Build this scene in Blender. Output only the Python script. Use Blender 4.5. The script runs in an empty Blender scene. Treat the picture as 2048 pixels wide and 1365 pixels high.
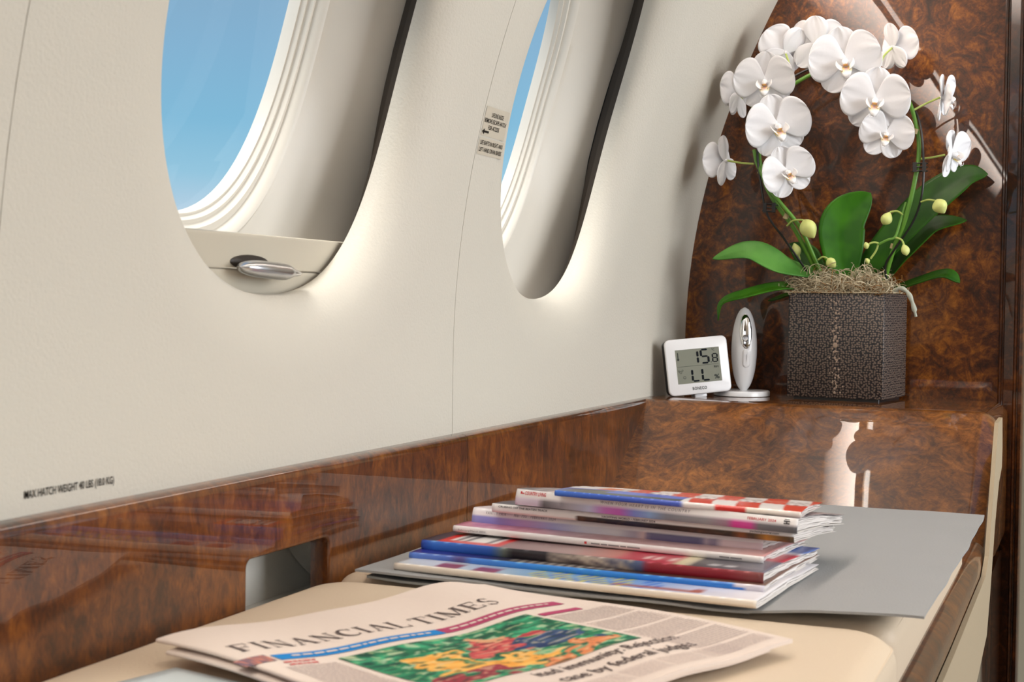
import bpy, bmesh, math, random
from mathutils import Vector, Matrix, noise as mnoise
PI = math.pi
C = bpy.context.scene.collection
SC = bpy.context.scene
# ------------------------------------------------------------------ camera
F, CX, CY = 2903.0, 1024.0, 682.5
XH = Vector((2200-CX, 620-CY, F)).normalized()
YH = Vector((-6150-CX, 514-CY, F)); YH = (YH - XH*YH.dot(XH)).normalized()
ZH = XH.cross(YH)
if ZH.y > 0: ZH = -ZH
MW = Matrix((XH, YH, ZH))                 # camera axes (right, down, forward) -> room axes
cam = bpy.data.objects.new('camera', bpy.data.cameras.new('camera')); C.objects.link(cam)
rt, dn, fw = MW.col[0], MW.col[1], MW.col[2]
m = Matrix.Identity(4)
for i in range(3):
    m[i][0] = rt[i]; m[i][1] = -dn[i]; m[i][2] = -fw[i]
cam.matrix_world = m
cam.data.sensor_width = 36; cam.data.lens = 36*F/2048; cam.data.clip_start = .02
cam.data.dof.use_dof = True; cam.data.dof.focus_distance = 1.45; cam.data.dof.aperture_fstop = 20
SC.camera = cam
# ------------------------------------------------------------------ light
SC.view_settings.view_transform = 'Standard'; SC.view_settings.look = 'None'
SC.view_settings.exposure = 0.0; SC.view_settings.gamma = 1; SC.view_settings.use_curve_mapping = False
def s2l(c): return c/12.92 if c <= .04045 else ((c+.055)/1.055)**2.4
def rgb(r, g, b): return (s2l(r/255), s2l(g/255), s2l(b/255), 1)
w = bpy.data.worlds.new('sky'); SC.world = w; w.use_nodes = True
nt = w.node_tree; N = nt.nodes; L = nt.links; N.clear()
tc = N.new('ShaderNodeTexCoord'); sp = N.new('ShaderNodeSeparateXYZ'); rp = N.new('ShaderNodeValToRGB')
bg = N.new('ShaderNodeBackground'); ou = N.new('ShaderNodeOutputWorld')
mr = N.new('ShaderNodeMapRange'); mr.inputs[1].default_value = -.5; mr.inputs[2].default_value = .5
L.new(tc.outputs['Generated'], sp.inputs[0]); L.new(sp.outputs['Z'], mr.inputs[0]); L.new(mr.outputs[0], rp.inputs[0])
L.new(rp.outputs[0], bg.inputs[0]); L.new(bg.outputs[0], ou.inputs[0])
el = rp.color_ramp.elements
el[0].position = 0; el[0].color = rgb(206, 222, 234)
el[1].position = 1; el[1].color = rgb(120, 160, 200)
for p, c in ((.5, (206, 222, 234)), (.55, (192, 214, 232)), (.585, (150, 200, 225)), (.62, (130, 188, 219)), (.67, (133, 180, 212)), (.715, (134, 173, 203))):
    e = el.new(p); e.color = rgb(*c)
bg.inputs[1].default_value = 1.0
sun = bpy.data.objects.new('sun', bpy.data.lights.new('sun', 'SUN')); C.objects.link(sun)
sun.data.energy = 4.5; sun.data.angle = math.radians(20); sun.data.color = (1, .96, .9)
sun.rotation_euler = Vector((.45, -.20, -.87)).to_track_quat('-Z', 'Y').to_euler()
def area(name, loc, direction, sx, sy, power, col=(1, .97, .93)):
    l = bpy.data.lights.new(name, 'AREA'); l.shape = 'RECTANGLE'; l.size = sx; l.size_y = sy; l.energy = power; l.color = col
    o = bpy.data.objects.new(name, l); C.objects.link(o); o.location = loc
    o.rotation_euler = Vector(direction).to_track_quat('-Z', 'Y').to_euler(); return o
area('ceiling_wash_light', (.2, -.55, 1.05), (.05, .15, -1), .6, 3.0, 5, (1, .99, .975))
# added fill lights inside the cabin: one from the right, one from behind
area('right_side_fill', (1.42, -1.35, .30), (.06, 1, -.05), 1.5, .9, 34, (.95, .975, 1))
area('cabin_fill', (-1.3, -.45, .35), (1, .22, -.12), 1.1, .8, 4, (.95, .975, 1))

# ------------------------------------------------------------------ helpers
W, R, Z0 = .52, .87, -.052
def at(px, py, X):
    """point at distance X down the cabin seen in direction (px,py) of the photograph"""
    r = MW @ Vector((px-CX, py-CY, F)); return r*(X/r.x)
def atz(px, py, z):
    r = MW @ Vector((px-CX, py-CY, F)); return r*(z/r.z)
def obj(name, bm, mat=None, parent=None, smooth=True, label=None, cat=None, group=None, kind=None):
    me = bpy.data.meshes.new(name)
    if isinstance(bm, bmesh.types.BMesh):
        bm.normal_update(); bm.to_mesh(me); bm.free()
    else:
        me.from_pydata(bm[0], [], bm[1])
    if smooth:
        for p in me.polygons: p.use_smooth = True
        try: me.set_sharp_from_angle(angle=math.radians(42))
        except Exception: pass
    o = bpy.data.objects.new(name, me); C.objects.link(o)
    if mat is not None:
        for k in (mat if isinstance(mat, (list, tuple)) else [mat]): me.materials.append(k)
    if parent: o.parent = parent
    return tag(o, label, cat, group, kind)
def tag(o, label=None, cat=None, group=None, kind=None):
    if label: o['label'] = label
    if cat: o['category'] = cat
    if group: o['group'] = group
    if kind: o['kind'] = kind
    return o
def empty(name, label=None, cat=None, group=None, loc=(0, 0, 0), kind=None):
    o = bpy.data.objects.new(name, None); C.objects.link(o); o.location = loc; o.empty_display_size = .02
    return tag(o, label, cat, group, kind)
def mat(name, col, rough=.5, metal=0, coat=0, bump=None, spec=.5, sheen=0, sss=0, trans=0, emit=0):
    m = bpy.data.materials.new(name); m.use_nodes = True; nt = m.node_tree; b = nt.nodes['Principled BSDF']
    b.inputs['Base Color'].default_value = col if len(col) == 4 else (*col, 1)
    b.inputs['Roughness'].default_value = rough; b.inputs['Metallic'].default_value = metal
    b.inputs['Coat Weight'].default_value = coat; b.inputs['Coat Roughness'].default_value = .02
    b.inputs['Specular IOR Level'].default_value = spec
    if sss: b.inputs['Subsurface Weight'].default_value = sss; b.inputs['Subsurface Radius'].default_value = (.01, .01, .01); b.inputs['Subsurface Scale'].default_value = .3
    if emit: b.inputs['Emission Color'].default_value = col; b.inputs['Emission Strength'].default_value = emit
    if bump:
        sc, st, det = bump
        t = nt.nodes.new('ShaderNodeTexCoord'); n = nt.nodes.new('ShaderNodeTexNoise'); n.inputs['Scale'].default_value = sc; n.inputs['Detail'].default_value = det
        bu = nt.nodes.new('ShaderNodeBump'); bu.inputs['Strength'].default_value = st; bu.inputs['Distance'].default_value = .001
        nt.links.new(t.outputs['Object'], n.inputs['Vector']); nt.links.new(n.outputs['Fac'], bu.inputs['Height']); nt.links.new(bu.outputs[0], b.inputs['Normal'])
    return m
def burl(name, cols, sc=(1, 1, 1), scale=7.0, rough=.35, coat=1.0, dist=2.2, ior=1.42):
    m = bpy.data.materials.new(name); m.use_nodes = True; nt = m.node_tree; b = nt.nodes['Principled BSDF']; N = nt.nodes; L = nt.links
    t = N.new('ShaderNodeTexCoord'); mp = N.new('ShaderNodeMapping'); mp.inputs['Scale'].default_value = sc
    L.new(t.outputs['Object'], mp.inputs[0])
    def nz(s, d, di, r=.6):
        n = N.new('ShaderNodeTexNoise'); n.inputs['Scale'].default_value = s; n.inputs['Detail'].default_value = d; n.inputs['Distortion'].default_value = di; n.inputs['Roughness'].default_value = r
        L.new(mp.outputs[0], n.inputs['Vector']); return n
    a = nz(scale, 8, dist, .62); c = nz(scale*4.2, 6, dist*1.3, .6); e = nz(scale*15, 4, 2.2); g = nz(scale*.35, 2, 0)
    def mix(x, y, f, ty='MIX'):
        k = N.new('ShaderNodeMath'); k.operation = 'MULTIPLY_ADD'; k.inputs[1].default_value = f; L.new(x, k.inputs[0])
        k2 = N.new('ShaderNodeMath'); k2.operation = 'MULTIPLY'; k2.inputs[1].default_value = 1-f; L.new(y, k2.inputs[0]); L.new(k2.outputs[0], k.inputs[2]); return k.outputs[0]
    v = mix(a.outputs['Fac'], c.outputs['Fac'], .50); v = mix(v, e.outputs['Fac'], .80); v = mix(v, g.outputs['Fac'], .8)
    r = N.new('ShaderNodeValToRGB'); L.new(v, r.inputs[0]); el = r.color_ramp.elements
    ps = (.37, .45, .51, .56, .65)
    el[0].position = ps[0]; el[0].color = rgb(*cols[0]); el[1].position = ps[4]; el[1].color = rgb(*cols[4])
    for i in (1, 2, 3):
        x = el.new(ps[i]); x.color = rgb(*cols[i])
    L.new(r.outputs[0], b.inputs['Base Color'])
    b.inputs['Roughness'].default_value = rough; b.inputs['Coat Weight'].default_value = coat; b.inputs['Coat Roughness'].default_value = .015; b.inputs['Coat IOR'].default_value = ior
    b.inputs['Specular IOR Level'].default_value = .3
    # faint lacquer unevenness
    n = N.new('ShaderNodeTexNoise'); n.inputs['Scale'].default_value = 16; n.inputs['Detail'].default_value = 1; L.new(t.outputs['Object'], n.inputs['Vector'])
    bu = N.new('ShaderNodeBump'); bu.inputs['Strength'].default_value = .035; bu.inputs['Distance'].default_value = .002; L.new(n.outputs['Fac'], bu.inputs['Height']); L.new(bu.outputs[0], b.inputs['Coat Normal'])
    return m
def attr_mat(name, rough=.35, coat=0, spec=.5):
    m = mat(name, (1, 1, 1, 1), rough, coat=coat, spec=spec); nt = m.node_tree
    a = nt.nodes.new('ShaderNodeAttribute'); a.attribute_name = 'Col'
    nt.links.new(a.outputs['Color'], nt.nodes['Principled BSDF'].inputs['Base Color']); return m
BEIGE = (206, 195, 176)
M = {}
M['wall'] = mat('wall_leather', rgb(200, 195, 183), .62, bump=(420, .35, 4), spec=.3)
M['reveal'] = mat('reveal_plastic', rgb(222, 216, 204), .38, bump=(300, .05, 2), spec=.4)
M['shade'] = mat('shade_plastic', rgb(190, 182, 165), .45, spec=.35)
M['seal'] = mat('seal_rubber', rgb(42, 33, 24), .5)
M['ivory'] = mat('ceiling_ivory', rgb(225, 216, 200), .7)
M['carpet'] = mat('carpet', rgb(120, 100, 80), .95, bump=(300, .8, 4))
M['burl'] = burl('burl_bulkhead', [(22, 9, 1), (50, 22, 3), (86, 42, 6), (120, 66, 12), (168, 106, 30)], scale=8)
M['burl_ledge'] = burl('burl_ledge', [(30, 12, 2), (60, 27, 4), (90, 44, 7), (112, 60, 12), (142, 84, 22)], sc=(1.2, 1, .55), scale=10, dist=1.6, ior=1.58)
M['burl_slope'] = burl('burl_slope', [(48, 22, 5), (80, 42, 11), (110, 63, 20), (134, 81, 30), (158, 101, 42)], sc=(.9, .9, 1.3), scale=8, dist=2.6)
M['burl_dark'] = burl('burl_dark', [(16, 6, 1), (36, 15, 3), (58, 27, 5), (82, 41, 9), (112, 62, 18)], scale=9)
M['cushion'] = mat('cushion_leather', rgb(212, 194, 170), .55, bump=(500, .2, 3), spec=.35)
M['beige'] = mat('beige_leather', rgb(170, 154, 128), .6, bump=(400, .25, 3), spec=.3)
M['mat'] = mat('grey_leatherette', rgb(155, 157, 158), .6, bump=(600, .25, 3), spec=.3)
M['mat2'] = mat('grey_underside', rgb(140, 143, 142), .7)
M['grey'] = mat('grey_suede', rgb(226, 223, 215), .9, bump=(700, .4, 3), spec=.15)
M['chrome'] = mat('chrome', (.82, .82, .82), .06, metal=1)
M['satin'] = mat('satin_metal', (.62, .62, .63), .28, metal=1)
M['black'] = mat('black_plastic', rgb(22, 21, 21), .35)
M['ink'] = mat('black_ink', rgb(40, 36, 32), .7, spec=.1)
M['sticker'] = mat('clear_sticker', rgb(196, 187, 170), .4)
M['white'] = mat('white_plastic', rgb(232, 233, 236), .25, coat=.3)
M['print'] = attr_mat('gloss_print', .3, .15)
M['matt_print'] = attr_mat('matt_print', .75, 0, .15)
M['paper'] = mat('page_paper', rgb(222, 216, 212), .6)
# ------------------------------------------------------------------ cabin shell
def prof(z): return W-(max(z-Z0, 0)**2)/(2*R)
def WP(X, z, d=0, mirror=False):
    """point on the curved side wall, d metres outboard of it"""
    k = max(z-Z0, 0)/R; n = Vector((0, 1, k)).normalized()
    p = Vector((X, prof(z), z)) + n*d
    if mirror: p.y = -1.16-p.y
    return p
NQ = .45
def sup(th, a, b, n, nq=None):
    c, s = math.cos(th), math.sin(th)
    if c > 0 and s < 0: n += NQ if nq is None else nq
    return (a*math.copysign(abs(c)**(2/n), c), b*math.copysign(abs(s)**(2/n), s))
ZB, ZT = -.119, .495
WA, WB, WZ, WN = .165, .199, .201, 2.25
def wall_cell(bm, xc, x0, x1, mirror=False, NN=112, gap=.00035):
    ths = [2*PI*i/NN for i in range(NN)]
    for cx_, cz_ in ((x0, ZB), (x1, ZB), (x1, ZT), (x0, ZT)): ths.append(math.atan2(cz_-WZ, cx_-xc) % (2*PI))
    ths = sorted(set(round(t, 5) for t in ths))
    rim = [(.052, 0), (.040, .0008), (.029, .003), (.019, .0065), (.011, .011), (.005, .0165), (.001, .022), (0, .028), (.001, .036)]
    rings = []
    for th in ths:
        c, s = math.cos(th), math.sin(th)
        # superellipse radius along this direction
        wn = WN+(NQ if c > 0 and s < 0 else 0)
        def rad(a, b): return 1/((abs(c)/a)**wn+(abs(s)/b)**wn)**(1/wn)
        r0 = rad(WA, WB)
        tx = ((x1-gap if c > 0 else x0+gap)-xc)/c if abs(c) > 1e-6 else 1e9
        tz = ((ZT if s > 0 else ZB)-WZ)/s if abs(s) > 1e-6 else 1e9
        rr = min(tx, tz); col = []
        o0 = rim[0][0]; o0r = rad(WA+o0, WB+o0)
        # outer return of the panel at its seam, then flat, then the rolled rim
        base = []
        for q in range(0, 11):
            f = q/10; rad_ = rr+(o0r-rr)*f; base.append((rad_, 0 if q else 0))
        col.append((rr, .008))
        col += base
        for u, d in rim[1:]: col.append((rad(WA+u, WB+u), d))
        rings.append([bm.verts.new(WP(xc+q[0]*c, WZ+q[0]*s, q[1], mirror)) for q in col])
    n = len(rings)
    for i in range(n):
        A, B = rings[i], rings[(i+1) % n]
        for j in range(len(A)-1):
            f = (A[j], B[j], B[j+1], A[j+1])
            bm.faces.new(f if not mirror else f[::-1])
XC = [.882, 1.408]
wall = empty('wall_left', kind='structure')
def panel(xc, x0, x1, parent, mirror=False, NN=112):
    bm = bmesh.new(); wall_cell(bm, xc, x0, x1, mirror, NN)
    return obj('wall_panel', bm, M['wall'], parent)
cells = [(1.405, 1.149, 1.93), (.882, .583, 1.149), (.275, -.03, .583), (-.33, -.63, -.03), (-.94, -1.25, -.63), (-1.6, -2.2, -1.25)]
for i, (xc, a, b) in enumerate(cells): panel(xc, a, b, wall, NN=144 if i < 2 else 64)
wr = empty('wall_right', kind='structure')
for xc, a, b in [(1.405, 1.149, 1.93), (.882, .583, 1.149), (.275, -.03, .583), (-.33, -.63, -.03), (-.94, -1.25, -.63), (-1.6, -2.2, -1.25)]:
    panel(xc, a, b, wr, True, 48)
def lower_wall(name, mirror):
    bm = bmesh.new(); zs = [ZB+.02, -.7]
    q = [bm.verts.new(Vector((x, (W+.085 if not mirror else -1.16-W-.085), z))) for x, z in ((-2.2, -.05), (1.93, -.05), (1.93, -.72), (-2.2, -.72))]
    bm.faces.new(q); obj(name, bm, M['beige'], wall if not mirror else wr)
lower_wall('lower_lining', False); lower_wall('lower_lining', True)

M['glass'] = bpy.data.materials.new('window_pane'); M['glass'].use_nodes = True
nt = M['glass'].node_tree; nt.nodes.clear()
o_ = nt.nodes.new('ShaderNodeOutputMaterial'); mx = nt.nodes.new('ShaderNodeMixShader'); tr = nt.nodes.new('ShaderNodeBsdfTransparent'); gl = nt.nodes.new('ShaderNodeBsdfGlossy')
gl.inputs['Roughness'].default_value = .02; mx.inputs[0].default_value = .03
nt.links.new(tr.outputs[0], mx.inputs[1]); nt.links.new(gl.outputs[0], mx.inputs[2]); nt.links.new(mx.outputs[0], o_.inputs[0])

def loft(bm, loops, closed=True, flip=False):
    vs = [[bm.verts.new(p) for p in lp] for lp in loops]; n = len(vs[0])
    for a, b in zip(vs, vs[1:]):
        for i in range(n if closed else n-1):
            f = (a[i], a[(i+1) % n], b[(i+1) % n], b[i]); bm.faces.new(f[::-1] if flip else f)
    return vs
def window(k, xc, mirror=False, NN=120, full=True):
    root = empty('window_%d' % k, kind='structure')
    def ring(a, b, n, d, zc=.190, ln=0):
        out = []
        for i in range(NN):
            x, z = sup(2*PI*i/NN, a, b, n, None if a > .15 else 0); e = max(0, .16-zc-z)**1.35*1.9*ln; out.append(WP(xc+.003+x+(e if x > 0 else 0)*min(1, max(0, x)/.08), zc+z, d, mirror))
        return out
    # bellows between the panel and the reveal
    bm = bmesh.new()
    loft(bm, [ring(WA+.001, WB+.001, WN, .034, WZ), ring(.173, .206, 2.3, .046, .198, .04), ring(.177, .212, 2.4, .042, .194, .09), ring(.183, .220, 2.5, .056, .190, .15), ring(.187, .228, 2.7, .052, .190, .22), ring(.195, .240, 3.0, .063, .190, .30), ring(.197, .244, 3.0, .068, .190, .30)], flip=mirror)
    obj('rubber_seal', bm, M['seal'], root)
    bm = bmesh.new()
    loops = []
    a1, b1, n1, a2, b2, n2 = .190, .238, 3.0, .142, .172, 2.3
    loops.append(ring(.1945, .240, 3.0, .066, .19, .30)); loops.append(ring(a1, b1, n1, .060, .19, .30))
    for q in range(1, 11):
        t = q/10; e = t**.9
        d = .060+(.100-.060)*t**1.02
        loops.append(ring(a1+(a2-a1)*e, b1+(b2-b1)*e, n1+(n2-n1)*e, d, .190+.003*t, .30*(1-t)**1.5))
    z2 = .195
    # stepped outer frame
    for a, b, d in ((.1415, .1715, .1005), (.1395, .1685, .0985), (.136, .165, .100), (.1335, .162, .1045), (.1330, .161, .107), (.1305, .156, .107), (.129, .153, .112), (.1272, .1505, .1115), (.1255, .148, .116), (.1245, .1465, .1155), (.124, .1455, .121), (.1245, .146, .126)):
        loops.append(ring(a, b, 2.3, d, z2))
    loft(bm, loops, flip=mirror)
    obj('window_reveal', bm, M['reveal'], root)
    bm = bmesh.new(); r = [bm.verts.new(p) for p in ring(.126, .1475, 2.3, .1255, z2)]; bm.faces.new(r)
    obj('pane', bm, M['glass'], root, smooth=False)
    return root
wins = []
k = 1
for xc in (1.405, .882, .275, -.33, -.94, -1.6):
    wins.append(window(k, xc, NN=144 if k < 3 else 48)); k += 1
for xc in (1.405, .882, .275, -.33, -.94, -1.6):
    window(k, xc, True, 48); k += 1

# shade panel and its handle in the nearer window
def box(bm, x0, x1, y0, y1, z0, z1):
    v = [bm.verts.new((x, y, z)) for x in (x0, x1) for y in (y0, y1) for z in (z0, z1)]
    for f in ((0, 1, 3, 2), (4, 6, 7, 5), (0, 4, 5, 1), (2, 3, 7, 6), (0, 2, 6, 4), (1, 5, 7, 3)): bm.faces.new([v[i] for i in f])
    return v
def rbox(x0, x1, y0, y1, z0, z1, r=.002, seg=3):
    bm = bmesh.new(); box(bm, x0, x1, y0, y1, z0, z1)
    bmesh.ops.recalc_face_normals(bm, faces=bm.faces)
    if r: bmesh.ops.bevel(bm, geom=list(bm.edges), offset=r, segments=seg, profile=.5, affect='EDGES')
    return bm
shade = empty('window_shade', 'cream pull-up shade panel low in the left window', 'window shade')
def curved_strip(x0, x1, z0, z1, d0, d1, r=.0015, nz_=10, nx=2):
    bm = bmesh.new(); loops = []
    zs = [z0+(z1-z0)*i/nz_ for i in range(nz_+1)]
    sec = [(z, d0) for z in zs[:-1]]+[(z1-r, d0), (z1-r*.3, d0+r*.3), (z1, d0+r), (z1, d1)]+[(z, d1) for z in zs[::-1][1:]]
    lp = [[WP(x, z, d) for z, d in sec] for x in (x0, x1)]
    vs = loft(bm, lp); bm.faces.new(vs[0][::-1]); bm.faces.new(vs[1])
    bmesh.ops.recalc_face_normals(bm, faces=bm.faces)
    return bm
xs0, xs1 = .745, 1.062
obj('upper_panel', curved_strip(xs0, xs1, .0185, .0415, .040, .0475), M['shade'], shade)
obj('lower_panel', curved_strip(xs0+.004, xs1-.004, -.014, .0175, .0405, .0475), M['shade'], shade)
# handle: flattened paddle
hc = WP(.890, .0180, .030)
bm = bmesh.new()
secs = []
hl = .040
for i in range(25):
    t = -1+2*i/24; x = hc.x+hl*t
    env = max(1e-3, 1-abs(t)**3.2)**.5
    hz = (.0062 if t < .45 else .0062-.0028*min(1, (t-.45)/.25))*env; hy = (.010 if t < .45 else .008)*env
    secs.append([Vector((x, hc.y-.002+hy*math.cos(a), hc.z+hz*math.sin(a)-.0015*t)) for a in [2*PI*j/20 for j in range(20)]])
loft(bm, secs); h = obj('shade_handle', bm, M['satin'], shade, label='silver paddle handle')
bm = bmesh.new(); loft(bm, [[WP(.880+r*.025*math.cos(a), .0225+r*.0050*math.sin(a), d) for a in [2*PI*j/28 for j in range(28)]] for r, d in ((1.0, .0396), (.92, .0388), (.01, .0390))], flip=True)
obj('handle_recess', bm, M['seal'], h)

# ceiling, floor, bulkheads
def sheet(name, pts, mt, kind='structure', th=None):
    bm = bmesh.new(); bm.faces.new([bm.verts.new(p) for p in pts]); return obj(name, bm, mt, kind=kind, smooth=False)
bm = bmesh.new()
sec = []
zt = ZT; yt = prof(zt)
for (y, z) in ((yt+.004, zt-.004), (yt-.012, zt-.004), (yt-.03, zt+.02), (yt-.06, zt+.10), (.0, 1.0), (-.2, 1.14), (-.58, 1.2)): sec.append((y, z))
sec += [(-1.16-y, z) for y, z in sec[:-1][::-1]]
loft(bm, [[Vector((x, y, z)) for y, z in sec] for x in (-2.2, 1.93)], closed=False)
obj('ceiling', bm, M['ivory'], kind='structure')
sheet('floor', [(-2.2, .54, -.7), (1.93, .54, -.7), (1.93, -1.7, -.7), (-2.2, -1.7, -.7)], M['carpet'])
sheet('wall_rear', [(-2.2, .7, -.7), (-2.2, -1.9, -.7), (-2.2, -1.9, 1.3), (-2.2, .7, 1.3)], M['burl_dark'])
M['led'] = mat('led_strip', (1, .93, .85, 1), .5, emit=11)
M['diffuser'] = m = mat('light_diffuser', (1, .84, .73, 1), .5, emit=5); nt = m.node_tree
t = nt.nodes.new('ShaderNodeTexCoord'); sx = nt.nodes.new('ShaderNodeSeparateXYZ'); mr = nt.nodes.new('ShaderNodeMapRange'); mr.inputs[1].default_value = .425; mr.inputs[2].default_value = .49; mr.inputs[3].default_value = .3; mr.inputs[4].default_value = 19
nt.links.new(t.outputs['Object'], sx.inputs[0]); nt.links.new(sx.outputs['Z'], mr.inputs[0]); nt.links.new(mr.outputs[0], nt.nodes['Principled BSDF'].inputs['Emission Strength'])
bm = bmesh.new(); box(bm, -2.1, 1.88, yt-.021, yt-.015, zt-.008, zt-.004)
led = empty('wash_light', 'slim ivory valance light strip above the windows on the left wall', 'light')
obj('light_strip', bm, M['led'], led)
bm = bmesh.new(); loft(bm, [[WP(x, z, -.002) for z in (.427, .46, .493)] for x in [-2.1+i*.398 for i in range(11)]], closed=False); obj('light_diffuser', bm, M['diffuser'], led)
bm = bmesh.new(); box(bm, -2.15, 1.91, yt-.022, yt+.002, zt-.004, zt+.004); obj('light_housing', bm, M['ivory'], led)

# bulkhead with a doorway on its right
XB = 1.91
bm = rbox(XB, XB+.02, .115, .60, -.72, 1.25, 0); obj('wall_front', bm, M['burl'], kind='structure')
bm = rbox(XB, XB+.02, -1.75, -.62, -.72, 1.25, 0); o = obj('bulkhead_panel', bm, M['burl_dark']); o.name = 'wall_front_right'; tag(o, kind='structure')
# door frame: moulded upright
bm = bmesh.new()
pro = [(.116, 0), (.116, -.012), (.1145, -.014), (.1125, -.014), (.1115, -.012), (.110, -.012), (.109, -.014), (.098, -.018), (.0965, -.021), (.0945, -.021), (.0935, -.018), (.092, -.018), (.091, -.021), (.0875, -.022), (.086, -.019), (.086, .03), (.116, .03)]
vs = loft(bm, [[Vector((XB+dx, y, z)) for y, dx in pro] for z in (-.7, 1.2)])
obj('trim_1', bm, M['burl_dark'], kind='structure')
bm = rbox(XB+.5, XB+.52, -.9, .3, -.7, 1.2, 0); obj('door_1', bm, M['beige'], kind='structure')
bm = rbox(XB-.02, XB+.03, -.66, -.62, -.7, 1.2, .003); obj('trim_2', bm, M['burl_dark'], kind='structure')

# ------------------------------------------------------------------ wooden dado along the side wall, with its pocket
def rrect(x0, x1, z0, z1, r, nc=8, ns=5):
    P = []
    cs = [(x1-r, z1-r, 0), (x0+r, z1-r, 90), (x0+r, z0+r, 180), (x1-r, z0+r, 270)]
    for i, (cx_, cz_, a0) in enumerate(cs):
        for j in range(nc+1):
            a = math.radians(a0+90*j/nc); P.append((cx_+r*math.cos(a), cz_+r*math.sin(a)))
        nx_ = cs[(i+1) % 4]; a = math.radians(a0+90); b = (cx_+r*math.cos(a), cz_+r*math.sin(a)); c_ = (nx_[0]+r*math.cos(a), nx_[1]+r*math.sin(a))
        for j in range(1, ns): P.append((b[0]+(c_[0]-b[0])*j/ns, b[1]+(c_[1]-b[1])*j/ns))
    return P
def lerp(a, b, t): return a+(b-a)*t
YL, ZL = .508, -.1155
dado = empty('trim_3', kind='structure')
def dado_piece(bm, x0, x1, lead=False):
    sec = [(.5235, ZL+.0005), (YL+.007, ZL), (YL+.003, ZL-.0009), (YL+.0008, ZL-.003), (YL, ZL-.006), (YL, ZL-.0068), (YL, -.35)]
    loft(bm, [[Vector((x, y, z)) for y, z in sec] for x in (x0, x1)], closed=False, flip=True)
bm = bmesh.new(); dado_piece(bm, -2.0, .74)
# piece with the pocket
hx0, hx1, hz0, hz1 = .803, .911, -.2165, -.1695
cx0, cx1, cz0, cz1 = .74, .98, -.30, ZL-.006
ol = rrect(hx0, hx1, hz0, hz1, .006)
hc_ = ((hx0+hx1)/2, (hz0+hz1)/2)
def outp(p):
    dx, dz = p[0]-hc_[0], p[1]-hc_[1]
    t = min((cx1-hc_[0])/dx if dx > 1e-9 else ((cx0-hc_[0])/dx if dx < -1e-9 else 1e9), (cz1-hc_[1])/dz if dz > 1e-9 else ((cz0-hc_[1])/dz if dz < -1e-9 else 1e9))
    return (hc_[0]+dx*t, hc_[1]+dz*t)
# corner directions must be hit exactly
crn = [(cx1, cz1), (cx0, cz1), (cx0, cz0), (cx1, cz0)]
outer = [outp(p) for p in ol]
for cr in crn:
    i = min(range(len(outer)), key=lambda q: (outer[q][0]-cr[0])**2+(outer[q][1]-cr[1])**2); outer[i] = cr
def off(P, e):  # inflate the rounded rectangle by e
    return rrect(hx0-e, hx1+e, hz0-e, hz1+e, .006+e)
loops = [[Vector((x, YL, z)) for x, z in outer], [Vector((x, YL, z)) for x, z in off(ol, .0024)], [Vector((x, YL, z)) for x, z in off(ol, .0016)], [Vector((x, YL+.0004, z)) for x, z in off(ol, .0006)], [Vector((x, YL+.0014, z)) for x, z in ol], [Vector((x, YL+.015, z)) for x, z in ol]]
loft(bm, loops, flip=True)
sec = [(.5235, ZL+.0005), (YL+.007, ZL), (YL+.003, ZL-.0009), (YL+.0008, ZL-.003), (YL, ZL-.006)]
loft(bm, [[Vector((x, y, z)) for y, z in sec] for x in (cx0, cx1)], closed=False, flip=True)
dado_piece(bm, cx1, 1.1555)
obj('wood_panel', bm, M['burl_ledge'], dado)
bm = bmesh.new(); dado_piece(bm, 1.1563, 1.75); obj('wood_panel', bm, M['burl_ledge'], dado)
pk = empty('pocket_lining')
def wide(e): return rrect(hx0-e, .992, hz0-e, hz1+e, .010)
bm = bmesh.new()
e = .001
lo = [[Vector((x, YL+.0145, z)) for x, z in off(ol, .0005)], [Vector((x, YL+.016, z)) for x, z in wide(.004)], [Vector((x, YL+.055, z)) for x, z in wide(.004)], [Vector((hc_[0]+(x-hc_[0])*.02, YL+.055, hc_[1]+(z-hc_[1])*.02)) for x, z in ol]]
loft(bm, lo, flip=True); pk_ = obj('pocket_lining', bm, M['grey'], dado); bpy.data.objects.remove(pk)
pk_.name = 'pocket_lining'
# bowed cheek in the pocket's far end
bm = bmesh.new(); lp = []
for i in range(13):
    t = i/12; a = t*PI/2
    z = hz1-(hz1-hz0)*t
    lp.append([Vector((lerp(.938+.046*(1-math.cos(a)), .990, s**.8), YL+.0535-.036*s**1.3, z)) for s in [j/8 for j in range(9)]])
loft(bm, lp, closed=False); obj('pocket_cheek', bm, M['grey'], dado)

# ------------------------------------------------------------------ end console: shelf, sloped front
cons = empty('end_console', 'glossy burl wood console with flat shelf and sloped front at bulkhead', 'console')
YR = .103
def console_sec(n=8):
    s = [(XB-.001, ZL)]
    r = .022; xe, ang = 1.706, math.radians(32.5)
    # rounded shelf edge
    for i in range(n+1):
        a = ang*i/n; s.append((xe-r*math.sin(a), ZL-r*(1-math.cos(a))))
    x, z = s[-1]
    Lr = .30
    # slightly hollow slope
    for i in range(1, 13):
        t = i/12; s.append((x-Lr*t*math.cos(ang), z-Lr*t*math.sin(ang)-.004*math.sin(PI*t)))
    x, z = s[-1]
    for i in range(1, 7):
        a = ang*(1-i/6); x -= .008*math.cos(a); z -= .008*math.sin(a); s.append((x, z))
    return s
sc_ = console_sec()
bm = bmesh.new()
ys = [(YL+.004, 0), (.490, 0), (.40, 0), (.30, 0), (.20, 0), (YR+.020, 0), (YR+.016, -.0006), (YR+.010, -.0026), (YR+.005, -.0062), (YR+.0015, -.0105), (YR, -.015), (YR, -.16)]
lp = []
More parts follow.
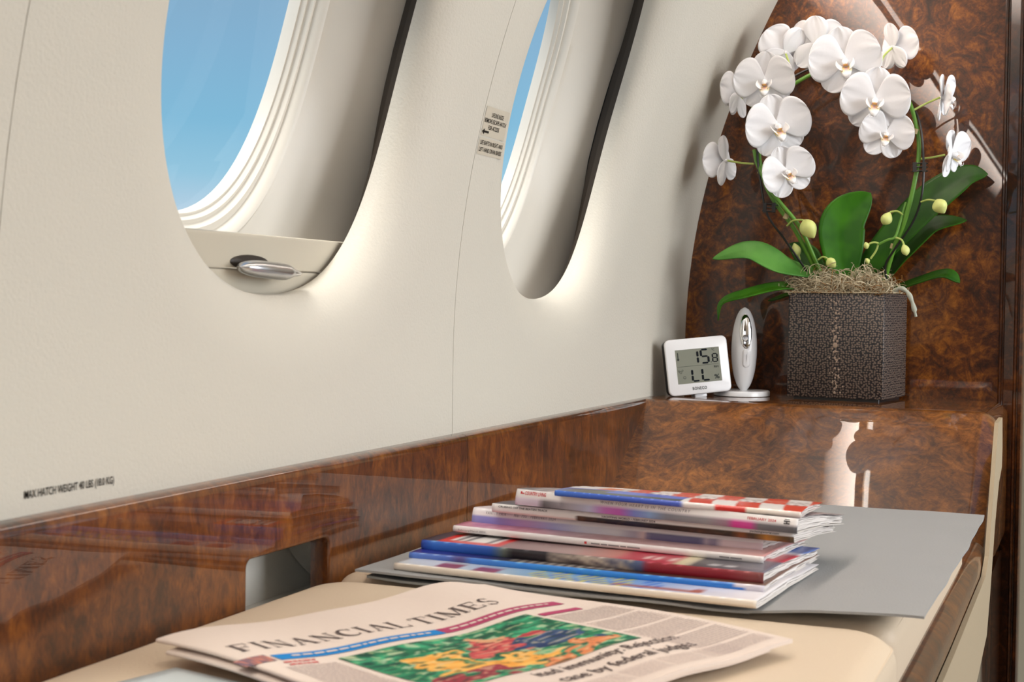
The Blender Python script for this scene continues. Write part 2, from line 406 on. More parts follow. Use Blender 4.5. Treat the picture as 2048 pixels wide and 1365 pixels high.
for y, dz in ys:
    L_ = []
    for i, (x, z) in enumerate(sc_):
        # normal of the section
        a = sc_[max(i-1, 0)]; b = sc_[min(i+1, len(sc_)-1)]; tx, tz = b[0]-a[0], b[1]-a[1]; l = math.hypot(tx, tz); nx_, nz_ = -tz/l, tx/l
        if nz_ > 0: nx_, nz_ = -nx_, -nz_
        L_.append(Vector((x-nx_*dz*-1 if dz else x, y, z+(nz_*-dz if dz else 0))))
    lp.append(L_)
loft(bm, lp, closed=False, flip=True)
bmesh.ops.recalc_face_normals(bm, faces=bm.faces)
obj('sloped_top', bm, M['burl_slope'], cons)
# shelf skin gets the darker veneer of the bulkhead
bm = rbox(1.50, XB, YR+.004, YR+.012, -.70, -.30, 0); obj('console_side', bm, M['burl_dark'], cons)

# ------------------------------------------------------------------ divan: base, rail, side panel
divan = empty('divan_base', 'dark wood divan base with rail and beige side panel under cushions', 'divan')
bm = bmesh.new()
sec = [(.150, -.262), (.1260, -.2440), (.1235, -.2375), (.1200, -.2352), (.1120, -.2350), (.1060, -.2368), (.1015, -.2410), (.0995, -.2470), (.0990, -.2560), (.104, -.2580), (.104, -.30)]
xs = [.2, 1.30, 1.44, 1.50]
lift = [0, 0, .001, .004]
loft(bm, [[Vector((x, y, z+l)) for y, z in sec] for x, l in zip(xs, lift)], closed=False)
bmesh.ops.recalc_face_normals(bm, faces=bm.faces)
obj('rail', bm, M['burl_ledge'], divan)
bm = rbox(.2, 1.40, .112, .49, -.68, -.265, 0); obj('base_box', bm, M['burl_dark'], divan)
po = [(1.575, -.118), (1.640, -.117), (1.652, -.150), (1.649, -.171), (1.606, -.183), (1.574, -.205), (1.554, -.222), (1.503, -.282), (1.466, -.316), (1.36, -.332), (.9, -.36), (.2, -.40), (.2, -.257), (1.12, -.257), (1.429, -.253), (1.470, -.240), (1.500, -.205), (1.545, -.150)]
bm = bmesh.new(); f = bm.faces.new([bm.verts.new((x, .0985, z)) for x, z in po])
e = bmesh.ops.extrude_face_region(bm, geom=[f]); bmesh.ops.translate(bm, verts=[v for v in e['geom'] if isinstance(v, bmesh.types.BMVert)], vec=(0, -.004, 0))
bmesh.ops.recalc_face_normals(bm, faces=bm.faces)
obj('side_panel', bm, M['beige'], divan, smooth=False)

def cushion(name, x0, x1, y0, y1, zt, h, r, rc, crown, mt, **kw):
    bm = bmesh.new(); lp = []
    def ringp(e, z, fc=0):
        rr = max(rc-e, .004); P = rrect(x0+e, x1-e, y0+e, y1-e, rr, 8, 14)
        return [Vector((x, y, z+fc*crown*(1-((x-(x0+x1)/2)/((x1-x0)/2))**4)*(1-((y-(y0+y1)/2)/((y1-y0)/2))**4)+.0006*mnoise.noise(Vector((x*14, y*14, zt*50))))) for x, y in P]
    lp.append(ringp(r*.3, zt-h)); lp.append(ringp(0, zt-h+.012))
    for i in range(9):
        a = PI/2*i/8; lp.append(ringp(r*(1-math.cos(a)), zt-r+r*math.sin(a), 0 if i < 3 else (i-2)/6))
    m_ = min(x1-x0, y1-y0)/2
    for i in range(1, 12): lp.append(ringp(r+(m_-r-.004)*i/11, zt, 1))
    vs = loft(bm, lp); bm.faces.new(vs[-1]); bm.faces.new(vs[0][::-1])
    bmesh.ops.recalc_face_normals(bm, faces=bm.faces)
    return obj(name, bm, mt, **kw)
def tube(bm, pts, r, n=8, close=False):
    pts = [Vector(p) for p in pts]; lp = []; up = Vector((.3, .2, 1))
    for i, p in enumerate(pts):
        t = (pts[min(i+1, len(pts)-1)]-pts[max(i-1, 0)]).normalized()
        a = t.cross(up)
        if a.length < 1e-4: a = t.cross(Vector((1, 0, 0)))
        a.normalize(); b = t.cross(a); rr = r[i] if isinstance(r, (list, tuple)) else r
        lp.append([p+a*rr*math.cos(2*PI*j/n)+b*rr*math.sin(2*PI*j/n) for j in range(n)]); up = -b
    vs = loft(bm, lp); bm.faces.new(vs[0][::-1]); bm.faces.new(vs[-1])
c1 = empty('seat_cushion', 'beige leather seat cushion nearer the camera, newspaper lying on it', 'cushion')
cushion('cushion_body', .25, .903, .106, .506, -.1960, .062, .016, .035, .0030, M['cushion'], parent=c1)
c2 = empty('seat_cushion', 'beige leather seat cushion under the grey mat, beside the sloped console', 'cushion')
cushion('cushion_body', .907, 1.402, .112, .506, -.1965, .062, .014, .02, .0030, M['cushion'], parent=c2)
for c_, a, b, y0 in ((c1, .25, .903, .106), (c2, .907, 1.402, .112)):
    bm = bmesh.new(); P = rrect(a+.0035, b-.0035, y0+.0035, .5025, .03 if c_ is c1 else .018, 8, 10); P.append(P[0])
    tube(bm, [(x, y, -.2035) for x, y in P], .0016, 6); obj('piping', bm, M['cushion'], c_)
# ------------------------------------------------------------------ lettering helpers
def text_geo(txt, bold=0, shear=0, space=1):
    cu = bpy.data.curves.new('lettering', 'FONT'); cu.body = txt; cu.size = 1; cu.resolution_u = 3; cu.offset = bold; cu.shear = shear; cu.space_character = space
    o = bpy.data.objects.new('lettering', cu); C.objects.link(o)
    dg = bpy.context.evaluated_depsgraph_get(); me = o.evaluated_get(dg).to_mesh()
    V = [(v.co.x, v.co.y) for v in me.vertices]; Fc = [tuple(p.vertices) for p in me.polygons]
    o.evaluated_get(dg).to_mesh_clear(); bpy.data.objects.remove(o); bpy.data.curves.remove(cu)
    x0 = min(v[0] for v in V); x1 = max(v[0] for v in V)
    return [((x-x0)/(x1-x0), y/.7) for x, y in V], Fc      # x 0..1 over the word, y 0..1 over the cap height
def letter(geo, fn):
    """fn(x 0..1, y 0..1) -> point"""
    V, Fc = geo; return ([fn(x, y) for x, y in V], Fc)
def join(geos):
    V = []; Fc = []
    for v, f in geos:
        n = len(V); V += list(v); Fc += [tuple(i+n for i in q) for q in f]
    return (V, Fc)
def paint(o, fn):
    """per-vertex printed colour"""
    me = o.data; a = me.color_attributes.new('Col', 'FLOAT_COLOR', 'POINT')
    for i, v in enumerate(me.vertices): a.data[i].color = fn(i)
def stops(sv, tab):
    """piecewise colour table [(s,(r,g,b)),...]"""
    if sv <= tab[0][0]: return tab[0][1]
    for (a, ca), (b, cb) in zip(tab, tab[1:]):
        if sv <= b:
            t = (sv-a)/max(b-a, 1e-6); return tuple(ca[i]+(cb[i]-ca[i])*t for i in range(3))
    return tab[-1][1]

# placards on the wall
def wall_text(geo, x0, x1, z0, h, slope=0, d=-.0006):
    def fn(x, y):
        X = x0+(x1-x0)*x; return WP(X, z0+h*y+slope*(X-x0), d)
    return letter(geo, fn)
def wall_sticker(x0, x1, z0, z1, slope):
    V = []; Fc = []; n = 6
    for j in range(n+1):
        for i in range(n+1):
            X = x0+(x1-x0)*i/n; V.append(WP(X, z0+(z1-z0)*j/n+slope*(X-x0), -.0003))
    for j in range(n):
        for i in range(n): a = j*(n+1)+i; Fc.append((a, a+1, a+n+2, a+n+1))
    return (V, Fc)
s1 = empty('placard', 'clear lifeline placard with arrow between the two windows, the upper one', 'sign')
obj('sticker', wall_sticker(1.1520, 1.2035, .1440, .1690, .0), M['sticker'], s1)
g = []
for t, a, b, z in (('LIFELINE INSIDE', 1.166, 1.192, .1610), ('REMOVE ESCAPE HATCH', 1.1535, 1.2005, .1555), ('FOR ACCESS', 1.164, 1.188, .1500)):
    g.append(wall_text(text_geo(t, .01), a, b, z, .0036))
arrow = [(0, .5), (.34, 1), (.34, .68), (1, .68), (1, .32), (.34, .32), (.34, 0)]
g.append(([WP(1.1525+.0145*x, .1452+.005*y, -.0006) for x, y in arrow], [(0, 1, 2, 5, 6), (2, 3, 4, 5)]))
obj('lettering', join(g), M['ink'], s1, smooth=False)
s2 = empty('placard', 'clear two-line life raft placard, just under the arrow placard', 'sign')
obj('sticker', wall_sticker(1.1515, 1.2065, .1280, .1425, 0), M['sticker'], s2)
obj('lettering', join([wall_text(text_geo('LIFE RAFTS IN RIGHT AND', .01), 1.154, 1.2035, .1367, .0036), wall_text(text_geo('LEFT HAND DIVAN BASES', .01), 1.154, 1.2035, .1308, .0036)]), M['ink'], s2, smooth=False)
s3 = empty('placard', 'black hatch weight lettering on the cream wall just above the wood ledge', 'sign')
obj('lettering', wall_text(text_geo('MAX HATCH WEIGHT 40 LBS (18.0 KG)', .012), .6065, .681, -.1062, .0042, .0), M['ink'], s3, smooth=False)

# ------------------------------------------------------------------ grey mat
def sheet3(name, x0, x1, y0, y1, z, mt, parent, edge, th=.0016, nx=70, ny=50):
    V = []; Fc = []
    for k in (0, 1):
        for i in range(nx+1):
            for j in range(ny+1):
                u, v = i/nx, j/ny; p = edge(x0+(x1-x0)*u, y0+(y1-y0)*v, u, v); V.append((p[0], p[1], p[2]-k*th))
    n1 = (nx+1)*(ny+1); Wd = ny+1
    for i in range(nx):
        for j in range(ny):
            a = i*Wd+j; Fc.append((a, a+Wd, a+Wd+1, a+1)); Fc.append((n1+a, n1+a+1, n1+a+Wd+1, n1+a+Wd))
    for i in range(nx):
        for j in (0, ny):
            a = i*Wd+j; q = (a, a+Wd, n1+a+Wd, n1+a); Fc.append(q if j else q[::-1])
    for j in range(ny):
        for i in (0, nx):
            a = i*Wd+j; q = (a, a+1, n1+a+1, n1+a); Fc.append(q if not i else q[::-1])
    o = obj(name, (V, Fc), mt, parent); return o
ZM = -.1893
mt_ = empty('grey_mat', 'folded grey leatherette sheet under the magazines on the beige cushion', 'mat')
def mat_edge(X, Y, u, v):
    # v: 0 = aisle side, 1 = wall side ; u: 0 = near edge
    y = Y; x = X
    if v < .12: y += (1-v/.12)*(.0004*math.sin(u*19)+.0003*math.sin(u*37+1)+.0006*math.sin(u*7))
    if u < .08: x += (1-u/.08)*(.002*math.sin(v*9+1)-.004*max(0, 1-abs(v-.13)/.12))
    z = ZM+.0012*math.sin(v*7+.6)*(1-u)**2+.0006*mnoise.noise(Vector((x*18, y*18, 3)))
    z += .0030*math.exp(-((v-.02)/.20)**2)*math.exp(-(u/.22)**2)-.0035*math.exp(-((v-.30)/.10)**2)*math.exp(-(u/.15)**2)
    return (x, y, z)
sheet3('mat_sheet', .8955, 1.392, .0935, .478, ZM, M['mat'], mt_, mat_edge)
sheet3('lower_fold', .897, 1.38, .20, .470, ZM, M['mat2'], mt_, lambda X, Y, u, v: (X, Y, ZM-.0032+.0012*math.sin(v*6)*(1-u)**2+.001*(v > .9)*(v-.9)*10), nx=30, ny=30)

# ------------------------------------------------------------------ magazines
def lerp(a, b, t): return a+(b-a)*t
W_ = (236, 233, 230)
def mag(label, L_, R_, zt, t, far, zfar, top, spine, extra=None, tl=None, ns=72, leaves=7, bow=.0012, lean=.0, dzl=0):
    root = empty('magazine', label, 'magazine', 'magazines stacked on the grey mat')
    A = atz(*L_, zt+dzl); B = atz(*R_, zt); Fc_ = atz(*far, zfar)
    sd = (B-A); sd.z = 0; Ls = sd.length; sd.normalize(); wd = Vector((-sd.y, sd.x, 0))
    if wd.x < 0: wd = -wd
    wl = (Fc_-B).dot(wd); root['_w'] = round(wl, 3); del root['_w']
    tl = tl or t
    tf = t*.72
    def P(s, w_, h, inset=0):
        # h 0 = bottom, 1 = top
        tt = lerp(lerp(tl, t, s), tf, min(1, w_*1.4))
        z = zt+(zfar-zt)*(w_**1.15)-(1-h)*tt+bow*math.sin(PI*min(1, w_*1.2))*(1 if h > .5 else .2)
        z += .0006*mnoise.noise(Vector((s*5, w_*5, zt*300)))*min(1, w_*8)
        z += dzl*(1-s)*(1-.6*min(1, w_)); p = A+sd*(Ls*s)+wd*(wl*w_); return Vector((p.x, p.y, z))
    # cover: bottom sheet, spine, top sheet in one strip
    nw = 16; ths = .0003
    V = []; col = []; rows = []
    sec = []
    for j in range(nw, 0, -1): sec.append(('b', (j/nw)**1.5))
    for j in range(9): sec.append(('s', j/8))
    for j in range(1, nw+1): sec.append(('t', (j/nw)**1.5))
    for i in range(ns+1):
        s = i/ns
        for kind, q in sec:
            if kind == 'b': p = P(s, q, 0); c = (225, 220, 215)
            elif kind == 't': p = P(s, q, 1); c = top(s, q)
            else:
                p = P(s, 0, q); bul = math.sin(PI*q)**.6*.0010; p = p-wd*(bul+lean*(q-.5)); c = spine(s, q)
                if q > .93 and (math.sin(s*310)+math.sin(s*173)) > 1.1: c = tuple(min(255, x+70) for x in c)
            V.append(p); col.append(c)
    n = len(sec); Fc2 = []
    for i in range(ns):
        for j in range(n-1):
            a = i*n+j; Fc2.append((a, a+1, a+n+1, a+n))
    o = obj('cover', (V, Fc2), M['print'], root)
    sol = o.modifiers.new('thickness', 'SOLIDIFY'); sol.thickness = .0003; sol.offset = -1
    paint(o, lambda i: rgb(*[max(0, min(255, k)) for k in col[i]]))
    # leaves of the page block, each a little out of line
    rng = random.Random(int(zt*1e5)); V = []; Fp = []
    for k in range(leaves):
        h0 = .10+.80*k/leaves; h1 = .10+.80*(k+.86)/leaves
        e0, e1 = rng.uniform(.0004, .0030), rng.uniform(.0004, .0022); ph = rng.uniform(0, 6); am = rng.uniform(0, .0007)
        base = len(V); NW = 14
        for i, s in enumerate((0, .5, 1)):
            for j in range(NW+1):
                w_ = .02+(.985-e0/wl)*j/NW; s_ = s
                if s == 1: s_ = 1-(e1+.0012*math.sin(j*.9+ph)**2)/Ls
                if s == 0: s_ = e1/Ls
                for h in (h0, h1):
                    p = P(s_, min(w_, 1), h); p.z += am*math.sin(j*.8+ph)*(w_)*s; V.append(p)
        m_ = (NW+1)*2
        for i in range(2):
            for j in range(NW):
                a = base+i*m_+j*2
                Fp += [(a, a+2, a+m_+2, a+m_), (a+1, a+m_+1, a+m_+3, a+3)]
        for i in (0, 2):
            for j in range(NW): a = base+i*m_+j*2; Fp.append((a, a+1, a+3, a+2))
        for i in range(2):
            a = base+i*m_+NW*2; Fp.append((a, a+1, a+m_+1, a+m_))
    pb = bmesh.new(); me = bpy.data.meshes.new('t'); me.from_pydata(V, [], Fp); pb.from_mesh(me); bpy.data.meshes.remove(me); bmesh.ops.recalc_face_normals(pb, faces=pb.faces)
    obj('page_block', pb, M['paper'], root, smooth=False)
    # print on the spine
    def spt(s, q): return P(s, 0, q)-wd*(math.sin(PI*max(0.02, min(.98, q)))**.6*.0010+lean*(q-.5)+.0008)
    def tpt(s, q): return P(s, q, 1)+Vector((0, 0, .0003))
    if extra:
        for nm, txts, m in extra:
            gs = []
            for tx in txts:
                txt, s0, s1_, q0, q1, kw = tx
                if txt is None:
                    gs.append(([spt(s0, q0), spt(s1_, q0), spt(s1_, q1), spt(s0, q1)], [(0, 1, 2, 3)]))
                else:
                    obj(nm, letter(text_geo(txt, **kw), lambda x, y, s0=s0, s1_=s1_, q0=q0, q1=q1: spt(s0+(s1_-s0)*x, q0+(q1-q0)*y)), m, root, smooth=False)
            if gs: obj(nm, join(gs), m, root, smooth=False, kind='stuff' if len(gs) > 4 else None)
    return root, P, tpt, A, sd, wd, Ls, wl
M['ink_red'] = mat('red_ink', rgb(205, 62, 66), .5); M['ink_grey'] = mat('grey_ink', rgb(135, 132, 135), .5); M['ink_black'] = mat('dark_ink', rgb(45, 42, 46), .5); M['ink_white'] = mat('white_ink', rgb(238, 236, 234), .4)
def nzv(a, b, c=0): return mnoise.noise(Vector((a, b, c)))
def mixc(a, b, t): t = max(0, min(1, t)); return tuple(a[i]+(b[i]-a[i])*t for i in range(3))
# bottom one
def m8t(s, q):
    c = stops(s, [(0, (215, 222, 230)), (.12, (205, 212, 225)), (.3, (170, 190, 205)), (.42, (120, 165, 205)), (.62, (100, 150, 210)), (.78, (180, 190, 215)), (.9, (222, 222, 232)), (1, (230, 228, 232))])
    if .1 < s < .3 and abs(((s-.1)*9) % 1-.5) < .3 and q < .12: c = (140, 28, 62)
    if .38 < s < .68 and abs((s*60+q*20) % 2-1) < .4: c = (205, 200, 80)
    if .4 < s < .75 and abs((s*60+q*20+1) % 2-1) < .3: c = (50, 110, 200)
    if .62 < s < .86 and abs(q-.04-.1*(s-.62)) < .02: c = (170, 90, 60)
    return c
mag('glossy magazine with plain cream spine, bottom of the stack on grey mat', (789, 1127), (1513.5, 1204), -.1838, .0042, (1612, 1128), -.1845, m8t,
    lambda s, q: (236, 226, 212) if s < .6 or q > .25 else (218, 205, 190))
def m7t(s, q):
    c = stops(s, [(0, (40, 50, 150)), (.2, (40, 40, 110)), (.3, (40, 36, 50)), (.6, (52, 36, 34)), (.85, (92, 62, 50)), (1, (120, 90, 78))])
    if .3 < s < .6 and math.sin(s*230)*math.sin(q*160) > .55: c = (170, 165, 160)
    return c
mag('magazine with bright blue spine, second from the bottom of the stack', (819.5, 1106), (1529, 1174), -.1796, .0042, (1617, 1108), -.1815, m7t,
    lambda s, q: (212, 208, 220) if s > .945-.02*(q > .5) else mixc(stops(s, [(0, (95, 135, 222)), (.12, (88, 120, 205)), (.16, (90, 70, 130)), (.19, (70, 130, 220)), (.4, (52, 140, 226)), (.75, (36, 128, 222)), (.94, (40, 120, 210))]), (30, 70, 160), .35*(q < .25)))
def m6t(s, q):
    c = stops(s, [(0, (40, 38, 62)), (.1, (52, 44, 66)), (.2, (130, 108, 112)), (.45, (168, 142, 140)), (.58, (190, 120, 110)), (.62, (178, 30, 60)), (.74, (176, 36, 62)), (.76, (206, 196, 160)), (.79, (205, 195, 165)), (.80, (60, 58, 66)), (.92, (80, 78, 88)), (1, (110, 110, 125))])
    if .05 < s < .24 and q < .35:
        c = (216, 30, 36)
        if .075 < s < .215 and .045 < q < .30: c = (240, 238, 236) if (s*60) % 2 < 1.5 else (52, 44, 66)
    if .63 < s < .74 and .05 < q < .14 and (s*70) % 1.6 < .8: c = (228, 200, 196)
    if .82 < s < .93 and .05 < q < .10 and (s*60) % 1.2 < .6: c = (190, 190, 195)
    if s > .86 and q > .35: c = (200, 40, 60) if q < .6 else ((226, 226, 232) if q < .72 else (90, 120, 190))
    return c
def m6s(s, q):
    c = stops(s, [(0, (38, 72, 170)), (.04, (62, 124, 220)), (.22, (50, 100, 196)), (.26, (110, 120, 110)), (.29, (34, 30, 38)), (.42, (44, 38, 46)), (.52, (120, 104, 100)), (.6, (84, 86, 110)), (.665, (80, 100, 140)), (.685, (150, 26, 44)), (.9, (140, 24, 40)), (.97, (140, 66, 66)), (1, (120, 60, 60))])
    if .4 < s < .64: c = mixc(c, (190, 175, 160), .5+.9*nzv(s*40+q*2, q*2, 7))
    return c
mag('thick magazine with navy, grey and red picture spine, third from the bottom', (844, 1081), (1528, 1148), -.1728, .0068, (1625, 1096), -.1768, m6t, m6s)
def m5t(s, q):
    c = stops(s, [(0, (178, 92, 128)), (.2, (188, 110, 132)), (.35, (186, 150, 156)), (.5, (160, 110, 112)), (.7, (196, 160, 156)), (.9, (206, 170, 166)), (1, (210, 150, 145))])
    return mixc(c, (225, 200, 200), .9*abs(nzv(s*30, q*20, 2)))
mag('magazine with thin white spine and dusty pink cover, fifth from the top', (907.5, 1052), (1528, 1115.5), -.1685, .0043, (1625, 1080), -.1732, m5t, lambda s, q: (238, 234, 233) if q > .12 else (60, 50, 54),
    [('spine_text', [('February/March 2024', .02, .115, .32, .62, {})], M['ink_grey']), ('spine_small_print', [(None, a, a+l, .38, .58, {}) for a, l in ((.470, .028), (.502, .020), (.526, .034), (.564, .018), (.586, .040), (.870, .030), (.903, .034))], M['ink_grey']),
     ('spine_dot', [(None, .448, .456, .3, .7, {})], M['ink_red'])], dzl=.003)
def m4s(s, q):
    if q > .62: return (238, 234, 236)
    return stops(s, [(0, (150, 150, 205)), (.06, (140, 140, 212)), (.14, (170, 140, 205)), (.2, (190, 150, 200)), (.3, (168, 168, 215)), (.4, (205, 205, 222)), (.52, (214, 210, 216)), (.58, (170, 160, 180)), (.61, (216, 186, 186)), (.63, (104, 96, 134)), (.80, (92, 86, 126)), (.825, (196, 176, 186)), (.84, (104, 96, 130)), (.87, (222, 200, 206)), (1, (216, 196, 204))])
mag('magazine with white and lilac photo spine, fourth from the top', (946, 1016), (1527, 1077), -.1598, .0085, (1636, 1073), -.1700, lambda s, q: (215, 205, 212), m4s,
    [('spine_text', [('VANITY FAIR', .05, .125, .70, .90, {'space': 1.4}), ('No. 755', .155, .20, .70, .90, {'space': 1.3}), ('FEBRUARY 2024', .215, .305, .70, .90, {'space': 1.4})], M['ink_grey'])], tl=.0120, lean=-.003, dzl=.0048)
def m3s(s, q):
    if q > .50: return (238, 236, 234)
    if s < .3: return mixc((238, 236, 234), (226, 190, 180), .5 if q < .2 else 0)
    c = stops(s, [(.3, (80, 50, 34)), (.4, (30, 28, 40)), (.5, (24, 34, 62)), (.6, (26, 22, 24)), (.72, (60, 34, 20)), (.8, (40, 30, 26)), (.84, (150, 80, 30)), (.87, (50, 40, 30)), (.92, (206, 140, 50)), (.96, (120, 84, 40)), (1, (90, 70, 50))])
    return mixc(c, (150, 100, 60), max(0, .5*nzv(s*90, q*3, 5)))
mag('magazine with black capitals on white spine above dark picture, third from the top', (985, 1008), (1589, 1065), -.1528, .0072, (1663, 1049), -.1640, lambda s, q: (60, 60, 80), m3s,
    [('spine_text', [('CRUISING OFF THE BEATEN TRACK', .025, .20, .66, .88, {'bold': .012}), ('YACHTING WORLD • FEBRUARY 2024', .385, .565, .64, .86, {'bold': .012}), ('yachtingworld.com', .865, .955, .66, .84, {'bold': .012})], M['ink_black'])], dzl=.0030, tl=.0058)
def m2s(s, q):
    if q > .54: return (240, 237, 236)
    c = stops(s, [(0, (220, 205, 222)), (.09, (205, 190, 208)), (.105, (90, 86, 90)), (.2, (170, 165, 175)), (.28, (190, 195, 225)), (.34, (195, 110, 190)), (.39, (190, 90, 180)), (.44, (120, 130, 205)), (.5, (130, 160, 205)), (.56, (120, 122, 132)), (.7, (140, 136, 140)), (.77, (150, 110, 130)), (.79, (205, 50, 140)), (.85, (200, 60, 140)), (.87, (110, 105, 110)), (1, (90, 88, 92))])
    return mixc(c, (236, 230, 232), .6*(q > .44)+.25*(1 if s < .3 else 0)*q)
mag('magazine with red title on white spine and magenta patches, second from the top', (1033, 979), (1596, 1040), -.1433, .0092, (1681, 1030), -.1565, lambda s, q: mixc((60, 60, 70), (220, 200, 200), .5+nzv(s*20, q*14, 8)), m2s,
    [('spine_title', [('COUNTRY LIVING', .035, .115, .70, .93, {'bold': .02}), ('FEBRUARY 2024', .835, .93, .66, .84, {'bold': .01})], M['ink_red']),
     ('spine_bird', [(None, .018, .032, .74, .82, {}), (None, .018, .024, .80, .90, {})], M['ink_red']),
     ('spine_text', [('WHEN YOUR HEART IS IN THE COUNTRY', .32, .64, .66, .86, {'space': 1.35, 'shear': .2})], M['ink_grey']),
     ('spine_logo', [(None, .955, .975, .60, .68, {}), (None, .955, .975, .76, .84, {}), (None, .963, .967, .66, .78, {}), (None, .957, .973, .90, .94, {})], M['ink_black'])], tl=.0108, lean=-.003, leaves=9, dzl=.006)
def m1t(s, q):
    red, wh = (214, 58, 30), (236, 232, 230)
    if s < .17+.2*q and q < .25: return stops(s, [(0, (50, 90, 190)), (.06, (26, 34, 70)), (.12, (20, 24, 30)), (.17, (40, 50, 40))])
    if q < .30 and s < .52: return (66, 100, 205) if q > .10 else mixc((20, 28, 52), (60, 80, 40), .5+nzv(s*30, q*20))
    if s < .12: return (232, 230, 232)
    if s < .2: return (226, 120, 50) if q < .7 else (236, 232, 230)
    k = int((s-.12-.06*(1-q))/.0935)
    c = red if k % 2 else wh
    if q < .3 and s > .52: c = wh if k % 2 else red
    if c == wh and .35 < q < .7 and math.sin(s*190)*math.sin(q*30) > .2: c = (150, 130, 128)
    if c == red and .35 < q < .7 and math.sin(s*190)*math.sin(q*30) > .2: c = (228, 150, 130)
    return c
mag('glossy magazine with red and white checks on cover, topmost of the stack', (1110, 982), (1602, 1026), -.1395, .0034, (1677, 1008), -.1455, m1t,
    lambda s, q: stops(s, [(0, (60, 110, 205)), (.25, (50, 90, 196)), (.52, (66, 96, 200)), (.54, (236, 232, 230)), (.66, (236, 232, 230)), (.67, (214, 40, 34)), (.78, (214, 40, 34)), (.79, (236, 226, 210)), (1, (236, 226, 220))]), ns=160, leaves=4, dzl=.005)

# ------------------------------------------------------------------ newspaper
ZP = -.1835
pA, pB, pC = atz(315, 1290, ZP), atz(970, 1160, ZP), atz(1582, 1275, ZP)
uu = (pB-pA); LU = uu.length; uu.normalize(); vv = (pC-pB); vv -= uu*vv.dot(uu); LV = vv.length; vv.normalize()
def npz(u, v):
    z = ZP+.0020*math.sin(u*9+.4)*(1-v)**1.5+.0012*math.sin(u*3+v*7)+.0008*math.sin(u*17+v*4)+.0020*math.sin(v*5+1)*.3
    z += .0020*math.exp(-(u/.12)**2)
    z -= .0030*math.exp(-((1-u)/.10)**2)*math.exp(-(v/.25)**2) + .004*max(0, v-.55)*max(0, u-.3)
    return z
def NP(u, v, h=0):
    p = pA+uu*(LU*u)+vv*(LV*v); return Vector((p.x, p.y, npz(u, v)+h))
def uvp(px, py):
    p = atz(px, py, ZP)
    for _ in range(6):
        d = p-pA; u, v = d.dot(uu)/LU, d.dot(vv)/LV; p = atz(px, py, npz(max(0, min(1, u)), max(0, min(1, v))))
    return u, v
M['pink'] = mat('pink_newsprint', rgb(222, 207, 196), .85, spec=.1, bump=(200, .2, 2))
M['pink_fold'] = mat('pink_newsprint_fold', rgb(226, 200, 180), .85, spec=.1)
M['news_ink'] = mat('newsprint_ink', rgb(96, 84, 82), .9, spec=.05)
M['body_ink'] = mat('body_text_ink', rgb(196, 181, 175), .9, spec=.05)
M['blue_ink'] = mat('blue_banner', rgb(40, 128, 196), .8, spec=.1); M['crimson'] = mat('crimson_banner', rgb(172, 72, 106), .8, spec=.1)
news = empty('newspaper', 'folded pink newspaper with large serif title lying across the near cushion', 'newspaper')
def section(name, h_top, th, u0, u1, v0, v1, parent, off_=(0, 0), n=48, roll=.5, extra=None):
    """folded wad: flat top, rounded fold on the u0 side"""
    V = []; Fc = []; sec = []
    r = th/2
    for j in range(n+1): sec.append((u0+(u1-u0)*j/n, 0, 0))
    bot = [(s_, -th, 0) for s_, _, _ in sec[::-1]]
    arc = [(u0-(r/LU)*math.sin(PI*q/8), -r+r*math.cos(PI*q/8), 0) for q in range(1, 8)]
    lp = sec[::-1]+arc+bot[::-1]
    m_ = len(lp)
    nv = 40
    for i in range(nv+1):
        v = v0+(v1-v0)*i/nv
        for s_, h, _ in lp:
            e = extra(max(u0, s_), v) if extra else 0
            p = NP(max(0, s_), v, h_top+h+e)
            if s_ < 0: p += uu*(LU*s_)
            p += uu*off_[0]+vv*off_[1]; V.append(p)
    for i in range(nv):
        for j in range(m_):
            a = i*m_+j; b = i*m_+(j+1) % m_; Fc.append((a, b, b+m_, a+m_))
    Fc.append(tuple(range(m_))[::-1]); Fc.append(tuple(nv*m_+j for j in range(m_)))
    bm = bmesh.new(); me = bpy.data.meshes.new('t'); me.from_pydata(V, [], Fc); bm.from_mesh(me); bpy.data.meshes.remove(me); bmesh.ops.recalc_face_normals(bm, faces=bm.faces)
    return obj(name, bm, M['pink'], parent)
top_sec = section('front_section', 0, .0022, .0, 1, 0, 1.0, news)
section('back_section', -.0024, .0024, .0, .93, .03, .97, news, off_=(-.002, .005), extra=lambda u, v: -.0020*math.exp(-(u/.2)**2)+.002*max(0, v-.55)*max(0, u-.3))
def patch(u0, v0, u1, v1, n=16, m_=8, h=.00035):
    V = []; Fc = []
    for i in range(n+1):
        for j in range(m_+1): V.append(NP(u0+(u1-u0)*i/n, v0+(v1-v0)*j/m_, h))
    for i in range(n):
        for j in range(m_): a = i*(m_+1)+j; Fc.append((a, a+1, a+m_+2, a+m_+1))
    return (V, Fc)
def quad_patch(c, n=24, m_=16, h=.00035):
    V = []; Fc = []
    for i in range(n+1):
        for j in range(m_+1):
            a, b = i/n, j/m_
            u = lerp(lerp(c[0][0], c[1][0], a), lerp(c[3][0], c[2][0], a), b); v = lerp(lerp(c[0][1], c[1][1], a), lerp(c[3][1], c[2][1], a), b)
            V.append(NP(u, v, h))
    for i in range(n):
        for j in range(m_): a = i*(m_+1)+j; Fc.append((a, a+1, a+m_+2, a+m_+1))
    return (V, Fc)
